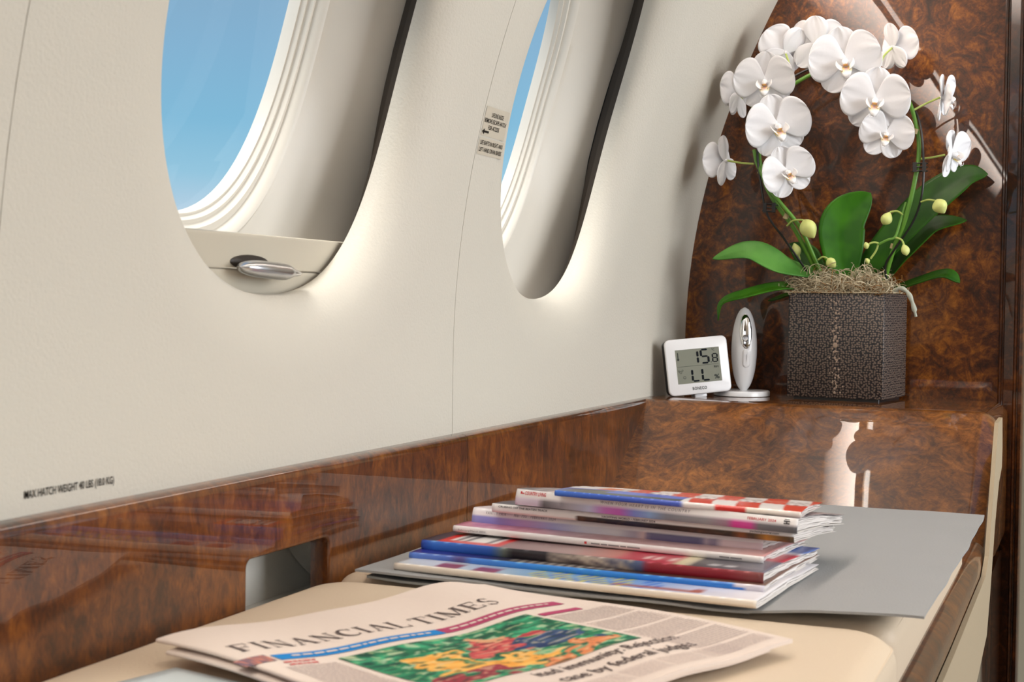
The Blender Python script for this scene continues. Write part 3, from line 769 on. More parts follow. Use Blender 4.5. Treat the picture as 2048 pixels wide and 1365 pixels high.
# serif capitals drawn as strokes: thick stems .17, hairlines .05
def glyph(ch):
    q = []; T, Hh, S = .145, .055, .055
    def r(x0, y0, x1, y1): q.append([(x0, y0), (x1, y0), (x1, y1), (x0, y1)])
    def stem(x, w=T, y0=0, y1=1, sf=.10): r(x, y0, x+w, y1); r(x-sf, y0, x+w+sf, y0+S); r(x-sf, y1-S, x+w+sf, y1)
    def line(x0, y0, x1, y1, w): q.append([(x0-w/2, y0), (x0+w/2, y0), (x1+w/2, y1), (x1-w/2, y1)])
    def arc(cx_, cy_, rx, ry, a0, a1, w0, w1, n=16):
        pr = None
        for i in range(n+1):
            t = i/n; a = math.radians(a0+(a1-a0)*t); w = w0+(w1-w0)*math.sin(PI*t)
            P = ((cx_+(rx-w/2)*math.cos(a), cy_+(ry-w*.35)*math.sin(a)), (cx_+(rx+w/2)*math.cos(a), cy_+(ry+w*.35)*math.sin(a)))
            if pr: q.append([pr[0], pr[1], P[1], P[0]])
            pr = P
    wd_ = .8
    if ch == 'I': stem(.12); wd_ = .42
    elif ch == 'F': stem(.12); r(.12, 1-S, .78, 1); r(.72, .74, .78, 1); r(.28, .48, .6, .48+S); r(.56, .36, .6, .64); wd_ = .85
    elif ch == 'E': stem(.12); r(.12, 1-S, .78, 1); r(.72, .76, .78, 1); r(.28, .48, .6, .48+S); r(.56, .36, .6, .64); r(.12, 0, .82, S); r(.76, 0, .82, .26); wd_ = .9
    elif ch == 'L': stem(.12); r(.12, 0, .78, S); r(.72, 0, .78, .3); wd_ = .83
    elif ch == 'T': stem(.34); r(.0, 1-S, .85, 1); r(0, .74, .05, 1); r(.80, .74, .85, 1); wd_ = .88
    elif ch == 'N': stem(.14, Hh); stem(.80, Hh); line(.15, 1, .80, 0, T*1.1); wd_ = 1.02
    elif ch == 'M': stem(.12, Hh); stem(.94, T); line(.16, 1, .56, 0, T); line(.98, 1, .58, 0, Hh); wd_ = 1.22
    elif ch == 'A': line(.46, 1, .10, 0, Hh); line(.46, 1, .82, 0, T*1.1); r(.22, .34, .70, .34+S*.8); r(-.02, 0, .26, S); r(.66, 0, .98, S); wd_ = .98
    elif ch == 'C': arc(.5, .5, .40, .49, 50, 310, .05, .19); r(.74, .74, .79, 1.0); r(.75, .06, .80, .26); wd_ = .9
    elif ch == 'S': arc(.36, .73, .24, .25, 30, 270, .05, .15); arc(.36, .26, .26, .25, 90, -150, .15, .06); r(.56, .76, .60, 1.0); r(.08, 0, .12, .25); wd_ = .70
    return q, wd_
def serif(word, fn, gap=.13):
    x = 0; polys = []
    for ch in word:
        if ch == ' ': x += .35; continue
        g_, w_ = glyph(ch); polys += [[(x+a, b) for a, b in p] for p in g_]; x += w_+gap
    V = []; Fc = []
    for p in polys:
        b = len(V); V += [fn(a/x, c) for a, c in p]; Fc.append(tuple(range(b, b+len(p))))
    return (V, Fc)
u0, v0 = uvp(484, 1306); u1, v1 = uvp(1008, 1206); ut, vt = uvp(1000, 1190); hgt = .062
tv = (v0+v1)/2
obj('newspaper_title', serif('FINANCIAL TIMES', lambda x, y: NP(lerp(u0, u1, x), tv-hgt*y, .0004)), M['news_ink'], top_sec, smooth=False)
b0 = uvp(565, 1322); b1 = uvp(870, 1262); b2 = uvp(1115, 1207)
bv = (b0[1]+b1[1]+b2[1])/3; bh = .042
um = b1[0]
obj('blue_banner', patch(b0[0], bv-bh/2, um, bv+bh/2), M['blue_ink'], top_sec)
obj('crimson_banner', patch(um+.002, bv-bh/2, b2[0], bv+bh/2), M['crimson'], top_sec)
t0 = uvp(1082, 1232); t1 = uvp(1148, 1218)
obj('column_heading', patch(t0[0], t0[1]-.013, t1[0]+.01, t0[1]+.013), M['crimson'], top_sec)
def dashes(u0, u1, v, h, seed):
    rg_ = random.Random(seed); V = []; Fc = []; u = u0
    while u < u1-.01:
        e = min(u1, u+rg_.uniform(.010, .030)); b = len(V); V += [NP(u, v-h, .0006), NP(e, v-h, .0006), NP(e, v+h, .0006), NP(u, v+h, .0006)]; Fc.append((b, b+1, b+2, b+3)); u = e+.006
    return (V, Fc)
gs = [dashes(b0[0]+.04, um-.03, bv, .0045, 5), dashes(um+.03, b2[0]-.04, bv, .0045, 6)]
obj('banner_text', join(gs), M['pink'], top_sec, smooth=False, kind='stuff')
# colour picture
M['picture'] = m = mat('newspaper_picture', (1, 1, 1, 1), .85, spec=.1)
c = [uvp(686, 1322), uvp(1002, 1240), uvp(1304, 1266), uvp(1090, 1362)]
pu0 = c[0][0]; pu1 = (c[1][0]+c[2][0])/2; pv0 = (c[0][1]+c[1][1])/2; pv1 = uvp(1352, 1276)[1]-.045
pic = obj('picture', patch(pu0, pv0, pu1, pv1, 110, 110), M['matt_print'], top_sec)
def piccol(i):
    a, b = divmod(i, 111); a /= 110; b /= 110
    wx = nzv(a*3, b*3, 1)*.25; wy = nzv(a*3, b*3, 5)*.25; n1 = nzv(a*5+wx*6, b*9+wy*6, 2); n2 = nzv(a*14, b*16+wx*9, 9)
    wx += nzv(a*9, b*9, 11)*.30; wy += nzv(a*8, b*10, 15)*.30
    g = mixc((20, 100, 66), (54, 168, 118), .5+n1*1.3); g = mixc(g, (10, 60, 50), max(0, n2*1.6))
    if n2 < -.32: g = mixc(g, (205, 214, 180), .7)
    x, y = a+wx*.5, b+wy*.5
    def blob(cx_, cy_, rx, ry): return ((x-cx_)/rx)**2+((y-cy_)/ry)**2
    if blob(.28, .58, .16, .30) < 1 or blob(.42, .72, .2, .13) < 1: g = mixc((236, 158, 60), (250, 196, 100), .5+n2)
    if blob(.33, .50, .05, .12) < 1: g = (60, 120, 70)
    if blob(.62, .42, .15, .17) < 1: g = mixc((168, 40, 58), (216, 96, 90), .5+n2*1.2)
    if blob(.60, .24, .05, .07) < 1: g = (220, 160, 120)
    if blob(.80, .62, .13, .18) < 1: g = mixc((22, 44, 92), (60, 84, 130), .5+n2)
    if blob(.78, .88, .14, .08) < 1 or blob(.5, .93, .1, .08) < 1: g = (226, 130, 80)
    if blob(.16, .92, .16, .10) < 1: g = (150, 44, 60)
    n3 = nzv(a*20+wx*8, b*26, 21)
    if n3 > .30: g = mixc(g, (30, 60, 50), .65)
    if n3 < -.30: g = mixc(g, (226, 206, 160), .55)
    g = mixc(g, (150, 150, 130), .12)
    return rgb(*[max(0, min(255, q)) for q in g])
paint(pic, piccol)
# headline and body text
h1a = uvp(1112, 1350); h1b = uvp(1352, 1276); h2b = uvp(1380, 1292)
hv1 = (h1b[1]); hv2 = h2b[1]+.01
gs = [letter(text_geo('ited immunity: Rejection', .01), lambda x, y: NP(lerp(h1b[0]-.46, h1b[0], x), hv1+.012-.038*y, .0004)),
      letter(text_geo('case by federal judges', .01), lambda x, y: NP(lerp(h1b[0]-.46, h1b[0]-.02, x), hv1+.078-.038*y, .0004))]
obj('headline', join(gs), M['news_ink'], top_sec, smooth=False)
def words(u0, u1, v0, v1, rows, rng):
    V = []; Fc = []
    for i in range(rows):
        v = v0+(v1-v0)*(i+.5)/rows; u = u0; h = (v1-v0)/rows*.20
        while u < u1-.004:
            l = rng.uniform(.006, .020); e = min(u+l, u1); b = len(V)
            V += [NP(u, v-h, .0004), NP(e, v-h, .0004), NP(e, v+h, .0004), NP(u, v+h, .0004)]; Fc.append((b, b+1, b+2, b+3)); u = e+.003
    return (V, Fc)
rng = random.Random(4)
print('NEWS uv', u0, v0, u1, v1, b0, b1, b2, 'pic', pu0, pu1, pv0, pv1, 'head', h1b, 'tab', t0, t1, uvp(1560, 1275), uvp(1100, 1225), uvp(640, 1345))
NW_ = dict(u0=u0, u1=u1, pu0=pu0, pu1=pu1, pv0=pv0, pv1=pv1, bv=bv, bh=bh, t0=t0, b0=b0)
gs = []
colw = (.985-(pu1+.015))
# right-hand column of text beside the picture, runs the length of the page
vcur = t0[1]+.025
while vcur < .97:
    ve = min(vcur+.115, .98); gs.append(words(pu1+.02, .975, vcur, ve-.012, 9, rng)); vcur = ve
gs.append(words(.03, pu0-.02, pv0+.02, .9, 50, rng))
vv0 = hv1+.105
for k in range(4):
    a = h1b[0]-.46+.125*k; gs.append(words(a, a+.115, vv0, .97, 14, rng))
obj('body_text', join(gs), M['body_ink'], top_sec, smooth=False, kind='stuff')
gs = [words(.05, pu0-.05, bv+.03, bv+.07, 2, rng)]
obj('teaser_text', join(gs), M['ink_red'], top_sec, smooth=False)
pp = patch(b0[0]-.085, bv-.030, b0[0]-.01, bv+.02, 20, 10); o = obj('teaser_picture', pp, M['matt_print'], top_sec)
paint(o, lambda i: rgb(*[max(0, min(255, q)) for q in mixc(mixc((210, 110, 80), (60, 60, 90), .5+nzv(i*.13, i*.01, 3)*2), (210, 190, 180), .25)]))
# printed paper peeking out beneath it
und = empty('magazine', 'pale blue and navy printed magazine peeking out below the newspaper', 'magazine')
un0, un1, un2 = atz(352, 1342, -.192), atz(600, 1400, -.192), atz(230, 1400, -.192)
a_ = (un1-un0); b_ = (un2-un0)
e1 = Vector((a_.x, a_.y, 0)).normalized(); e2 = Vector((-e1.y, e1.x, 0)); e2 = e2 if e2.dot(b_) > 0 else -e2
V = []; Fc = []
for i in range(25):
    for j in range(25):
        for k in (0,):
            p = un0+e1*(.20*i/24)+e2*(.14*j/24); V.append(Vector((p.x, p.y, -.1915)))
for i in range(24):
    for j in range(24): a = i*25+j; Fc.append((a, a+1, a+26, a+25))
o = obj('cover', (V, Fc), M['print'], und)
def ucol(i):
    a, b = divmod(i, 25)
    if 6 < a < 22 and b > 1: return rgb(*mixc((42, 48, 84), (120, 130, 180), max(0, nzv(a*.6, b*.6, 2))*1.6))
    return rgb(206, 218, 222)
paint(o, ucol)
so = o.modifiers.new('thickness', 'SOLIDIFY'); so.thickness = .0012; so.offset = 1
# ------------------------------------------------------------------ thermometer with display
th = empty('room_thermometer', 'white digital thermometer reading 15.8, leaning on the console shelf by wall', 'thermometer')
BL = Vector((1.748, .4945, -.1152)); al = math.radians(32)
right = Vector((math.sin(al), -math.cos(al), 0)); back = Vector((math.cos(al), math.sin(al), 0)); up = Vector((0, 0, 1))
ro = math.radians(5.5); lean_ = math.radians(6)
up2 = (up*math.cos(lean_)+back*math.sin(lean_)); bk2 = (back*math.cos(lean_)-up*math.sin(lean_))
r3 = right*math.cos(ro)+up2*math.sin(ro); u3 = up2*math.cos(ro)-right*math.sin(ro)
TW, TH_ = .0815, .0705
def TP(x, y, z): return BL+r3*x+bk2*y+u3*z     # x right, y back, z up on the case
def tbox(name, x0, x1, y0, y1, z0, z1, r, mt, parent, rc=.007):
    bm = bmesh.new(); lp = []
    for e, y in ((.0016, y0), (.0004, y0+r*.4), (0, y0+r), (0, y1-r), (.0006, y1-r*.3), (.002, y1)):
        lp.append([TP(x, y, z) for x, z in rrect(x0+e, x1-e, z0+e, z1-e, rc-e*.5, 6, 2)])
    vs = loft(bm, lp); bm.faces.new(vs[0]); bm.faces.new(vs[-1][::-1]); bmesh.ops.recalc_face_normals(bm, faces=bm.faces)
    return obj(name, bm, mt, parent)
M['lcd'] = mat('lcd_glass', rgb(126, 129, 116), .25, spec=.35); M['lcd_ink'] = mat('lcd_segment', rgb(18, 22, 28), .6, spec=.1)
M['lcd_faint'] = mat('lcd_icon', rgb(56, 60, 58), .6, spec=.1)
fr = tbox('front_case', 0, TW, -.001, .004, 0, TH_, .0014, M['white'], th)
tbox('back_case', .0006, TW-.0006, .004, .0165, .0006, TH_-.0006, .002, M['black'], th)
tbox('foot', .034, .050, .004, .020, -.0045, .001, .001, M['white'], th, .002)
sx0, sx1, sz0, sz1 = .0125, .0700, .0140, .0568
bm = bmesh.new(); vs = [bm.verts.new(TP(x, -.00105, z)) for x, z in ((sx0, sz0), (sx1, sz0), (sx1, sz1), (sx0, sz1))]; bm.faces.new(vs); scr = obj('display', bm, M['lcd'], th, smooth=False, label='grey liquid crystal display')
def D(x, z): return TP(sx0+(sx1-sx0)*x, -.00125, sz0+(sz1-sz0)*z)
def seg7(x, z, w, h, segs, t):
    out = []; S = {'a': (0, h, w, h), 'g': (0, h/2, w, h/2), 'd': (0, 0, w, 0), 'f': (0, h/2, 0, h), 'e': (0, 0, 0, h/2), 'b': (w, h/2, w, h), 'c': (w, 0, w, h/2)}
    for s in segs:
        a, b, c_, d_ = S[s]; g_ = t*.55
        if b == d_: pts = [(a+g_, b-t/2), (c_-g_, b-t/2), (c_-g_*.3, b), (c_-g_, b+t/2), (a+g_, b+t/2), (a+g_*.3, b)]
        else: pts = [(a-t/2, b+g_), (a, b+g_*.3), (a+t/2, b+g_), (a+t/2, d_-g_), (a, d_-g_*.3), (a-t/2, d_-g_)]
        out.append(([D(x+p, z+q) for p, q in pts], [tuple(range(6))]))
    return out
gs = seg7(.50, .57, .03, .36, 'fe', .050)+seg7(.58, .56, .16, .39, 'afgcd', .050)+seg7(.835, .57, .105, .235, 'abcdefg', .032)
gs += seg7(.34, .06, .16, .34, 'fed', .050)+seg7(.57, .06, .16, .34, 'fed', .050)
gs.append(([D(a, b) for a, b in ((.785, .555), (.805, .555), (.805, .58), (.785, .58))], [(0, 1, 2, 3)]))
gs.append(([D(a, b) for a, b in ((.02, .500), (.95, .500), (.95, .507), (.02, .507))], [(0, 1, 2, 3)]))
obj('display_digits', join(gs), M['lcd_ink'], scr, smooth=False)
def ringm(cx_, cz_, r, w, n=14, asp=1.35): 
    V = []; Fc = []
    for i in range(n):
        a = 2*PI*i/n; V += [D(cx_+r*math.cos(a), cz_+r*asp*math.sin(a)), D(cx_+(r-w)*math.cos(a), cz_+(r-w)*asp*math.sin(a))]
    for i in range(n): a = 2*i; b = 2*((i+1) % n); Fc.append((a, b, b+1, a+1))
    return (V, Fc)
gs = [ringm(.832, .95, .012, .006), letter(text_geo('C', .02), lambda x, y: D(.852+.045*x, .90+.06*y)), letter(text_geo('RH', .03), lambda x, y: D(.845+.10*x, .40+.06*y)), letter(text_geo('%', .03), lambda x, y: D(.83+.12*x, .08+.12*y)),
      ringm(.085, .34, .028, .008), ringm(.045, .38, .02, .007), ringm(.125, .39, .02, .007), ringm(.16, .18, .034, .008), ringm(.055, .72, .026, .026),
      ([D(a, b) for a, b in ((.044, .72), (.066, .72), (.066, .92), (.044, .92))], [(0, 1, 2, 3)]), ([D(a, b) for a, b in ((.145, .165), (.175, .165), (.175, .173), (.145, .173))], [(0, 1, 2, 3)])]
for g_ in gs: obj('display_icon', g_, M['lcd_faint'], scr, smooth=False)
obj('case_lettering', letter(text_geo('BONECO', .02, space=1.15), lambda x, y: TP(.0305+.0185*x, -.00125, .0055+.0036*y)), M['lcd_faint'], fr, smooth=False)

# ------------------------------------------------------------------ white capsule-shaped handset on a round base
hs = empty('capsule_handset', 'white spindle-shaped handset with chrome inset, upright on a round white base', 'handset')
cb = Vector((1.822, .4185, 0))
XA = Vector((math.sin(math.radians(13)), -math.cos(math.radians(13)), 0)); YA = Vector((-XA.y, XA.x, 0))   # YA points away
def lathe(bm, c, prf, n=40, ax=1, ay=1):
    lp = [[c+XA*(r*ax*math.cos(2*PI*i/n))+YA*(r*ay*math.sin(2*PI*i/n))+Vector((0, 0, z)) for i in range(n)] for r, z in prf]
    vs = loft(bm, lp); bm.faces.new(vs[0][::-1]); bm.faces.new(vs[-1]); return vs
bm = bmesh.new(); lathe(bm, Vector((1.825, .4215, -.1154)), [(.034, 0), (.0355, .0008), (.0355, .0058), (.0345, .0070), (.012, .0073), (.001, .0073)], 56); obj('base', bm, M['white'], hs)
bm = bmesh.new(); prf = []
zc, hh = -.056, .0535
for i in range(41):
    t = -1+2*i/40; r = .0162*max(.0004, (1-abs(t)**2.0))**.5
    prf.append((r if i not in (0, 40) else .0006, zc+hh*t))
prf[0] = (.0045, -.1082)
lathe(bm, cb, prf, 48, 1, .85); body = obj('body', bm, M['white'], hs)
def onbody(x, z, dep=0):
    """front point of the spindle at lateral x (m) and height z"""
    t = (z-zc)/hh; r = .0162*max(.0005, (1-abs(t)**2.0))**.5
    k = max(0, 1-(x/max(r, 1e-4))**2); return cb+XA*x-YA*(.85*r*math.sqrt(k)+dep)+Vector((0, 0, z))
def disc(cx_, cz_, rx, rz, tilt, deps, n=36):
    lp = []
    for k, dep in deps:
        L_ = []
        for i in range(n):
            a = 2*PI*i/n; x, z = rx*k*math.cos(a), rz*k*math.sin(a); x2 = x*math.cos(tilt)-z*math.sin(tilt); z2_ = x*math.sin(tilt)+z*math.cos(tilt)
            L_.append(onbody(cx_+x2, cz_+z2_, dep))
        lp.append(L_)
    return lp
bm = bmesh.new(); loft(bm, disc(.0015, -.033, .0078, .0225, .05, [(1, -.0003), (.97, .0004), (.93, .0006), (.8, .0007), (.6, .0008), (.3, .0009), (.02, .0009)])); obj('chrome_inset', bm, M['chrome'], body, label='chrome oval inset')
bm = bmesh.new(); loft(bm, disc(.0015, -.0415, .0042, .0046, 0, [(1, .0004), (.98, .0018), (.8, .0028), (.7, .0018), (.4, .0014), (.02, .0014)], 24)); obj('lens_button', bm, M['satin'], body, label='small round metal button')
bm = bmesh.new()
lp = [[onbody(x+.003, z, dd) for x, z in rrect(-.0046+e, .0046-e, -.0785+e, -.0555-e, .0040, 6, 4)] for e, dd in ((0, .0), (.0002, .0007), (.0008, .0011), (.003, .0011), (.0042, .0011))]
loft(bm, lp); obj('rocker_button', bm, M['white'], body)

# ------------------------------------------------------------------ potted orchid
pot = empty('potted_orchid', 'white orchid trained on a hoop in a square black shagreen pot', 'plant', loc=(1.85, .29, ZL))
def okid(name, bm, mt, parent=None, **kw):
    o = obj(name, bm, mt, parent or pot, **kw)
    if (parent or pot) is pot: o.matrix_parent_inverse = Matrix.Translation(-pot.location)
    return o
def at2(px, py, X): return at(px, py, X)
M['shagreen'] = m = mat('shagreen', rgb(34, 32, 34), .42, spec=.5); nt = m.node_tree; b = nt.nodes['Principled BSDF']
t = nt.nodes.new('ShaderNodeTexCoord'); v = nt.nodes.new('ShaderNodeTexVoronoi'); v.inputs['Scale'].default_value = 360; v.inputs['Randomness'].default_value = .62
r = nt.nodes.new('ShaderNodeValToRGB'); r.color_ramp.elements[0].position = .31; r.color_ramp.elements[0].color = rgb(112, 97, 86); r.color_ramp.elements[1].position = .43; r.color_ramp.elements[1].color = rgb(24, 24, 28)
bu = nt.nodes.new('ShaderNodeBump'); bu.inputs['Strength'].default_value = .5; bu.inputs['Distance'].default_value = .0006; bu.invert = True
sx = nt.nodes.new('ShaderNodeSeparateXYZ'); ad = nt.nodes.new('ShaderNodeMath'); ad.operation = 'SUBTRACT'; cb_ = nt.nodes.new('ShaderNodeCombineXYZ'); v.voronoi_dimensions = '2D'
nt.links.new(t.outputs['Object'], sx.inputs[0]); nt.links.new(sx.outputs['Y'], ad.inputs[0]); nt.links.new(sx.outputs['X'], ad.inputs[1]); nt.links.new(ad.outputs[0], cb_.inputs[0]); nt.links.new(sx.outputs['Z'], cb_.inputs[1]); nt.links.new(cb_.outputs[0], v.inputs['Vector']); nt.links.new(v.outputs['Distance'], r.inputs[0]); nt.links.new(r.outputs[0], b.inputs['Base Color']); nt.links.new(v.outputs['Distance'], bu.inputs['Height']); nt.links.new(bu.outputs[0], b.inputs['Normal'])
M['bead'] = mat('shagreen_bead', rgb(158, 138, 120), .5)
A0 = Vector((1.800, .3588, ZL)); B0 = Vector((1.7835, .2400, ZL)); fx = (B0-A0); PWD = fx.length; fx.normalize(); fy = Vector((-fx.y, fx.x, 0)); PD = .104; PH = .1315
def PP(x, y, z): return A0+fx*x+fy*y+Vector((0, 0, z))
bm = bmesh.new()
r0 = .0012
def sq(e, z): return [PP(x, y, z) for x, y in rrect(e, PWD-e, e, PD-e, .0016, 3, 2)]
vs = loft(bm, [sq(.006, .0035), sq(.0006, .0035), sq(0, .0045), sq(0, PH-.001), sq(.0006, PH), sq(.004, PH), sq(.0045, PH-.02), sq(.02, PH-.022)])
bm.faces.new(vs[-1]); bm.faces.new(vs[0][::-1]); bmesh.ops.recalc_face_normals(bm, faces=bm.faces)
pt = okid('pot', bm, M['shagreen'])
bm = bmesh.new(); vs = loft(bm, [sq(.006, 0), sq(.006, .004)]); bm.faces.new(vs[0]); bm.faces.new(vs[1]); bmesh.ops.recalc_face_normals(bm, faces=bm.faces); okid('pot_foot', bm, M['black'])
bm = bmesh.new(); rg = random.Random(8)
bx = PWD*.5+.0005
beads = [(0, .068, .0032), (0, .078, .0022), (-.0035, .0848, .0014), (.0008, .0890, .0017), (.0022, .073, .0014), (-.0022, .0735, .0013), (0, .0605, .0016), (.0008, .101, .0014), (0, .107, .0015), (.003, .083, .0012), (0, .015, .0014), (0, .010, .0017), (-.0003, .053, .0013), (0, .040, .0012), (.0002, .119, .0014)]
for i in range(46): beads.append((rg.gauss(0, .004), rg.uniform(.008, .125), rg.uniform(.0009, .0013)))
for x, z, r_ in beads:
    q = bmesh.ops.create_uvsphere(bm, u_segments=10, v_segments=6, radius=1)['verts']
    for v_ in q: v_.co = PP(bx+x+v_.co.x*r_, -.0001+v_.co.y*.0005, z+v_.co.z*r_)
o = okid('pot_bead', bm, M['bead'], pt); o.name = 'shagreen_beads'; tag(o, kind='stuff')
bm = bmesh.new(); vs = [bm.verts.new(p) for p in sq(.005, PH-.012)]; bm.faces.new(vs); M['bark'] = mat('bark', rgb(70, 58, 44), .9, bump=(200, 1, 4)); okid('growing_medium', bm, M['bark'])

# leaves
def leaf_mat(name, c1, c2, rough=.32):
    m = mat(name, rgb(*c1), .40, spec=.22); nt = m.node_tree; b = nt.nodes['Principled BSDF']
    t = nt.nodes.new('ShaderNodeTexCoord'); n = nt.nodes.new('ShaderNodeTexNoise'); n.inputs['Scale'].default_value = 30; r = nt.nodes.new('ShaderNodeValToRGB')
    r.color_ramp.elements[0].position = .35; r.color_ramp.elements[0].color = rgb(*c1); r.color_ramp.elements[1].position = .65; r.color_ramp.elements[1].color = rgb(*c2)
    nt.links.new(t.outputs['Object'], n.inputs[0]); nt.links.new(n.outputs[0], r.inputs[0]); nt.links.new(r.outputs[0], b.inputs['Base Color'])
    b.inputs['Subsurface Weight'].default_value = .12; b.inputs['Subsurface Radius'].default_value = (.005, .01, .002); b.inputs['Subsurface Scale'].default_value = .3
    return m
M['leaf'] = leaf_mat('leaf_green', (34, 88, 3), (56, 116, 9)); M['leaf_dark'] = leaf_mat('leaf_dark_green', (26, 68, 6), (44, 92, 14)); M['leaf_pale'] = leaf_mat('leaf_grey_green', (66, 120, 48), (92, 146, 66)); M['vein'] = mat('leaf_vein', rgb(38, 84, 22), .5)
M['stem'] = mat('stem_green', rgb(92, 142, 46), .4, coat=.2); M['stem_pale'] = mat('pedicel_green', rgb(168, 186, 96), .45); M['bud'] = mat('bud_green', rgb(208, 216, 132), .45, sss=.15); M['node'] = mat('stem_node', rgb(176, 158, 118), .7)
def crv(pts, n):
    """Catmull-Rom through pts"""
    P = [Vector(p) for p in pts]; P = [P[0]*2-P[1]]+P+[P[-1]*2-P[-2]]; out = []
    segs = len(P)-3
    for i in range(n+1):
        f = i/n*segs; k = min(int(f), segs-1); t = f-k; a, b, c_, d = P[k:k+4]
        out.append(.5*((2*b)+(-a+c_)*t+(2*a-5*b+4*c_-d)*t*t+(-a+3*b-3*c_+d)*t**3))
    return out
def leaf(pix, nrm, wid, mt, fold=.25, n=36, tip=1.6, label=None, base=.35, twist=0):
    """pix: (px,py,X) along the midrib; wid in metres half width; nrm facing direction of the blade"""
    cl = crv([at(*p) for p in pix], n); V = []; Fc = []; m_ = 12
    for i, p in enumerate(cl):
        t = i/n; T = (cl[min(i+1, n)]-cl[max(i-1, 0)]).normalized(); nn = Vector(nrm(t) if callable(nrm) else nrm); lat = T.cross(nn).normalized(); nn = lat.cross(T).normalized()
        if nn.dot(Vector(nrm(t) if callable(nrm) else nrm)) < 0: nn = -nn
        w_ = wid*(base+(1-base)*math.sin(min(1, t/.55)*PI/2)**1.2)*(max(0, 1-max(0, (t-.55)/.45)**tip))**.75
        for j in range(m_+1):
            s = -1+2*j/m_; V.append(p+lat*(w_*s)+nn*(fold*w_*(abs(s)**1.2)-.05*w_*math.cos(s*3)*0))
    for i in range(n):
        for j in range(m_): a = i*(m_+1)+j; Fc.append((a, a+1, a+m_+2, a+m_+1))
    o = okid('leaf', (V, Fc), mt); so = o.modifiers.new('thickness', 'SOLIDIFY'); so.thickness = .0014; so.offset = 0
    if label: o['label'] = label
    return o
tocam = Vector((-.97, -.22, .0))
leaf([(1690, 560, 1.835), (1684, 500, 1.835), (1688, 440, 1.84), (1742, 386, 1.85)], (-.95, -.3, .1), .0285, M['leaf'], .18, tip=2.2, label='broad upright leaf', base=.55)
leaf([(1712, 570, 1.845), (1765, 500, 1.845), (1850, 412, 1.85), (1925, 358, 1.855), (1976, 348, 1.85)], (-.8, .15, .55), .0250, M['leaf_dark'], .15, base=.5, tip=1.5, label='longest leaf rising to the right')
leaf([(1765, 560, 1.86), (1800, 510, 1.865), (1862, 455, 1.87), (1934, 441, 1.865)], (-.7, .1, .8), .0190, M['leaf_dark'], .2, base=.5)
leaf([(1760, 590, 1.85), (1830, 565, 1.835), (1890, 549, 1.82), (1920, 566, 1.815)], (-.45, 0, .9), .0135, M['leaf_dark'], .12, base=.6)
leaf([(1640, 552, 1.83), (1570, 533, 1.80), (1500, 503, 1.785), (1425, 518, 1.775)], lambda t: Vector((-.75, .1, .7)), .0175, M['leaf_pale'], .15, base=.6, tip=1.7, label='pale leaf reaching left')
leaf([(1650, 560, 1.86), (1625, 530, 1.865), (1608, 508, 1.87), (1578, 488, 1.875)], (-.9, .1, .4), .0165, M['leaf_dark'], .15, base=.6)
leaf([(1632, 578, 1.83), (1560, 574, 1.80), (1490, 590, 1.785), (1445, 606, 1.78), (1436, 642, 1.778)], lambda t: Vector((-.55+.3*t, .75*t*t, .9-.4*t)), .0125, M['leaf'], .15, base=.7, tip=1.4, label='narrow leaf drooping at the far left')
leaf([(1625, 590, 1.845), (1580, 590, 1.835), (1555, 598, 1.83), (1536, 602, 1.83)], (-.3, .2, .9), .0075, M['leaf_dark'], .15, base=.6)

# flower stems and the wire hoop
def ptube(name, pix, r, mt, n=40, parent=None, seg=10, label=None, rl=None):
    c_ = crv([at(*p) for p in pix], n); bm = bmesh.new(); tube(bm, c_, [r if rl is None else lerp(r, rl, i/n) for i in range(n+1)], seg); return okid(name, bm, mt, parent, label=label)
st1 = ptube('flower_stem', [(1640, 566, 1.835), (1626, 530, 1.82), (1590, 460, 1.80), (1550, 405, 1.79), (1528, 360, 1.79), (1518, 300, 1.795), (1530, 240, 1.80), (1560, 190, 1.805), (1620, 150, 1.81), (1680, 130, 1.815), (1720, 140, 1.815)], .0030, M['stem'], 90, rl=.0021)
st2 = ptube('flower_stem', [(1650, 566, 1.83), (1630, 520, 1.815), (1600, 455, 1.795), (1560, 405, 1.785), (1540, 380, 1.785), (1515, 330, 1.79), (1508, 300, 1.795)], .0027, M['stem'], 60, rl=.0022)
st3 = ptube('flower_stem', [(1766, 572, 1.835), (1785, 505, 1.82), (1810, 440, 1.805), (1828, 370, 1.80), (1838, 300, 1.80), (1830, 240, 1.80), (1812, 190, 1.80), (1785, 160, 1.805), (1745, 135, 1.81)], .0031, M['stem'], 80, rl=.0021)
for p in ((1786, 492, 1.819), (1831, 262, 1.799), (1572, 432, 1.793)):
    a = at(p[0]-1.5, p[1]+6, p[2]); b = at(p[0]+1.5, p[1]-4, p[2]); bm = bmesh.new(); tube(bm, [a, (a+b)/2, b], .0034, 10); okid('stem_node', bm, M['node'])
wl_ = ptube('support_wire', [(1624, 562, 1.83), (1608, 535, 1.815), (1570, 480, 1.80), (1535, 430, 1.79), (1522, 370, 1.788), (1515, 300, 1.79), (1528, 225, 1.80), (1570, 165, 1.815), (1660, 125, 1.825), (1750, 135, 1.82), (1805, 190, 1.808), (1836, 235, 1.80), (1846, 300, 1.795), (1845, 380, 1.795), (1828, 440, 1.805), (1790, 498, 1.815), (1771, 530, 1.822), (1774, 565, 1.83)], .0014, M['black'], 160, seg=8)
